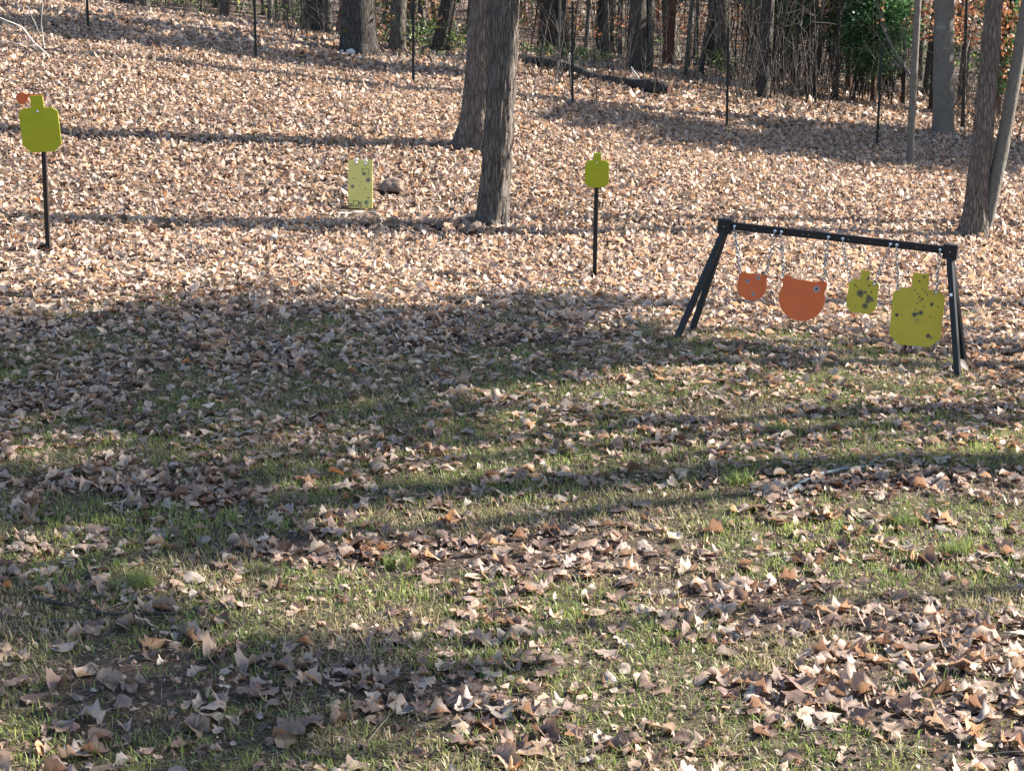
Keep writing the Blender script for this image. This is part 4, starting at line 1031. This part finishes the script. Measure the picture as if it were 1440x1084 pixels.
# ------------------------------------------------------------------ grass and straw
M_GRASS = mat_grass('lawn_grass', [(0, (.36, .29, .17)), (.20, (.28, .24, .12)), (.34, (.20, .20, .075)), (.60, (.12, .165, .045)), (.85, (.18, .23, .06)), (1, (.29, .30, .09))])
M_STRAW = mat_grass('dead_straw', [(0, (.06, .045, .03)), (.5, (.22, .165, .11)), (1, (.46, .38, .26))])
def blades(x, y, ln, wd, lean, rnd_, g, droop=.5, z0=0.0, simple=False):
    n = len(x); a = g.random(n) * 6.283; z = ground_z(x, y) + z0
    dx, dy = np.cos(a), np.sin(a); sx, sy = -dy, dx
    # turn blades towards a broad face now and then
    tw = g.normal(0, .7, n); px_, py_ = np.cos(a + 1.57 + tw), np.sin(a + 1.57 + tw)
    h1, o1 = np.cos(lean) * ln * .55, np.sin(lean) * ln * .55
    l2 = np.minimum(lean + droop * g.random(n), 1.52); h2, o2 = h1 + np.cos(l2) * ln * .5, o1 + np.sin(l2) * ln * .5
    P = lambda o_, h_, s_: np.stack([x + dx * o_ + px_ * s_, y + dy * o_ + py_ * s_, z + h_], -1)
    Zr = np.zeros(n)
    V = np.stack([P(Zr, Zr - .004, -wd), P(Zr, Zr - .004, wd), P(o1, h1, wd * .8), P(o1, h1, -wd * .8), P(o2, h2, wd * .12), P(o2, h2, -wd * .12)], 1).reshape(-1, 3)
    if simple:
        V = np.stack([P(Zr, Zr - .004, -wd), P(Zr, Zr - .004, wd), P(o2, h2, wd * .2), P(o2, h2, -wd * .2)], 1).reshape(-1, 3)
        return V, np.arange(4 * n).reshape(n, 4), rnd_
    b0 = (np.arange(n) * 6)[:, None]
    Fq = np.concatenate([b0 + np.array([[0, 1, 2, 3]]), b0 + np.array([[3, 2, 4, 5]])], 1).reshape(-1, 4)
    return V, Fq, np.repeat(rnd_, 2)
gg = np.random.default_rng(77)
x, y = scatter(4.0, 14.5, 640, 1.18, gg); m = gg.random(len(x)) < (.05 + .95 * grass_mask(x, y)) * sstep(14.8, 12, y); x, y = x[m], y[m]
nb = 8; tx = np.repeat(x, nb) + gg.normal(0, .022, len(x) * nb); ty = np.repeat(y, nb) + gg.normal(0, .022, len(x) * nb); n = len(tx)
tone = np.repeat(np.clip(fbm(x * 1.5, y * 1.5, 61, 3) * 1.7 - .34 + gg.normal(0, .16, len(x)), 0, 1), nb)
hsc = np.repeat(.7 + .6 * gg.random(len(x)), nb)
ln_ = (.014 + .036 * gg.random(n)) * hsc; wd_ = .0016 + .0012 * gg.random(n) + .0001 * ty; le_ = np.abs(gg.normal(.55, .5, n)); rn_ = np.clip(tone + gg.normal(0, .14, n), 0, 1)
nr = ty < 7.5
V, Fq, A = join([blades(tx[q], ty[q], ln_[q], wd_[q], le_[q], rn_[q], gg, .8, 0.0, sm) for q, sm in ((nr, False), (~nr, True))])
tag(link('grass', np_mesh('grass', V, Fq, M_GRASS, 4, {'rnd': ('FACE', A)}, False)), 'short patchy green and straw-coloured winter grass on the lawn', 'grass', kind='stuff')
x, y = scatter(4.0, 15.0, 1700, 1.16, gg); n = len(x)
m = gg.random(n) < (.35 + .65 * grass_mask(x, y)) * sstep(15, 11, y); x, y = x[m], y[m]; n = len(x)
V, Fq, A = blades(x, y, .03 + .07 * gg.random(n) ** 1.5, .0009 + .0007 * gg.random(n) + .00006 * y, 1.15 + .38 * gg.random(n), np.clip(gg.normal(.5, .25, n), 0, 1), gg, .3, .008, True)
tag(link('dead_straw', np_mesh('dead_straw', V, Fq, M_STRAW, 4, {'rnd': ('FACE', A)}, False)), 'pale dead straw and thatch lying flat between the leaves', 'straw', kind='stuff')
# a few taller blue-green tufts
for k, (px, py, lb) in enumerate([(1268, 738, 'blue-green grass tuft right of the lichen branch'), (1345, 780, 'round dark green tuft near the right picture edge'), (1040, 680, 'green tuft left of the lichen branch'),
                                  (1095, 610, 'small green tuft in the grass below the rack'), (195, 822, 'bright green tuft above the wet black branch'), (560, 800, 'grey-green grass tuft in the middle of the lower lawn')]):
    b = hit(px, py); n = 240
    x = b.x + np.clip(gg.normal(0, .04, n), -.065, .065); y = b.y + np.clip(gg.normal(0, .03, n), -.05, .05)
    V, Fq, A = blades(x, y, .04 + .055 * gg.random(n), .0013 + .0008 * gg.random(n), np.abs(gg.normal(.35, .3, n)), np.clip(gg.normal(.62, .12, n), 0, 1), gg, .9)
    V -= np.array(tuple(b)); o = link('grass_tuft', np_mesh('grass_tuft', V, Fq, M_GRASS, 4, {'rnd': ('FACE', A)}, False)); o.location = b
    tag(o, lb, 'grass tuft', 'taller grass tufts')
# small twigs strewn over the lawn
gt = random.Random(9); mb = MB()
for k in range(420):
    y = 4.6 + 13 * gt.random() ** 1.4; x = (gt.random() * 2 - 1) * (.36 * y); a = gt.random() * 6.28; l_ = .06 + .22 * gt.random() ** 2
    q = [Vector((x + math.cos(a) * l_ * t + gt.gauss(0, .008), y + math.sin(a) * l_ * t + gt.gauss(0, .008), 0)) for t in (0, .35, .7, 1)]
    zz = gz(x, y); q = [Vector((p.x, p.y, zz + .012 + .03 * gt.random())) for p in q]; r = .0015 + .0022 * gt.random()
    mb.tube(q, [r, r * .9, r * .7, r * .4], 4, False)
tag(mb.build('twig_debris', M_TWIG, None, True), 'many tiny twigs strewn over lawn and litter', 'twigs', kind='stuff')
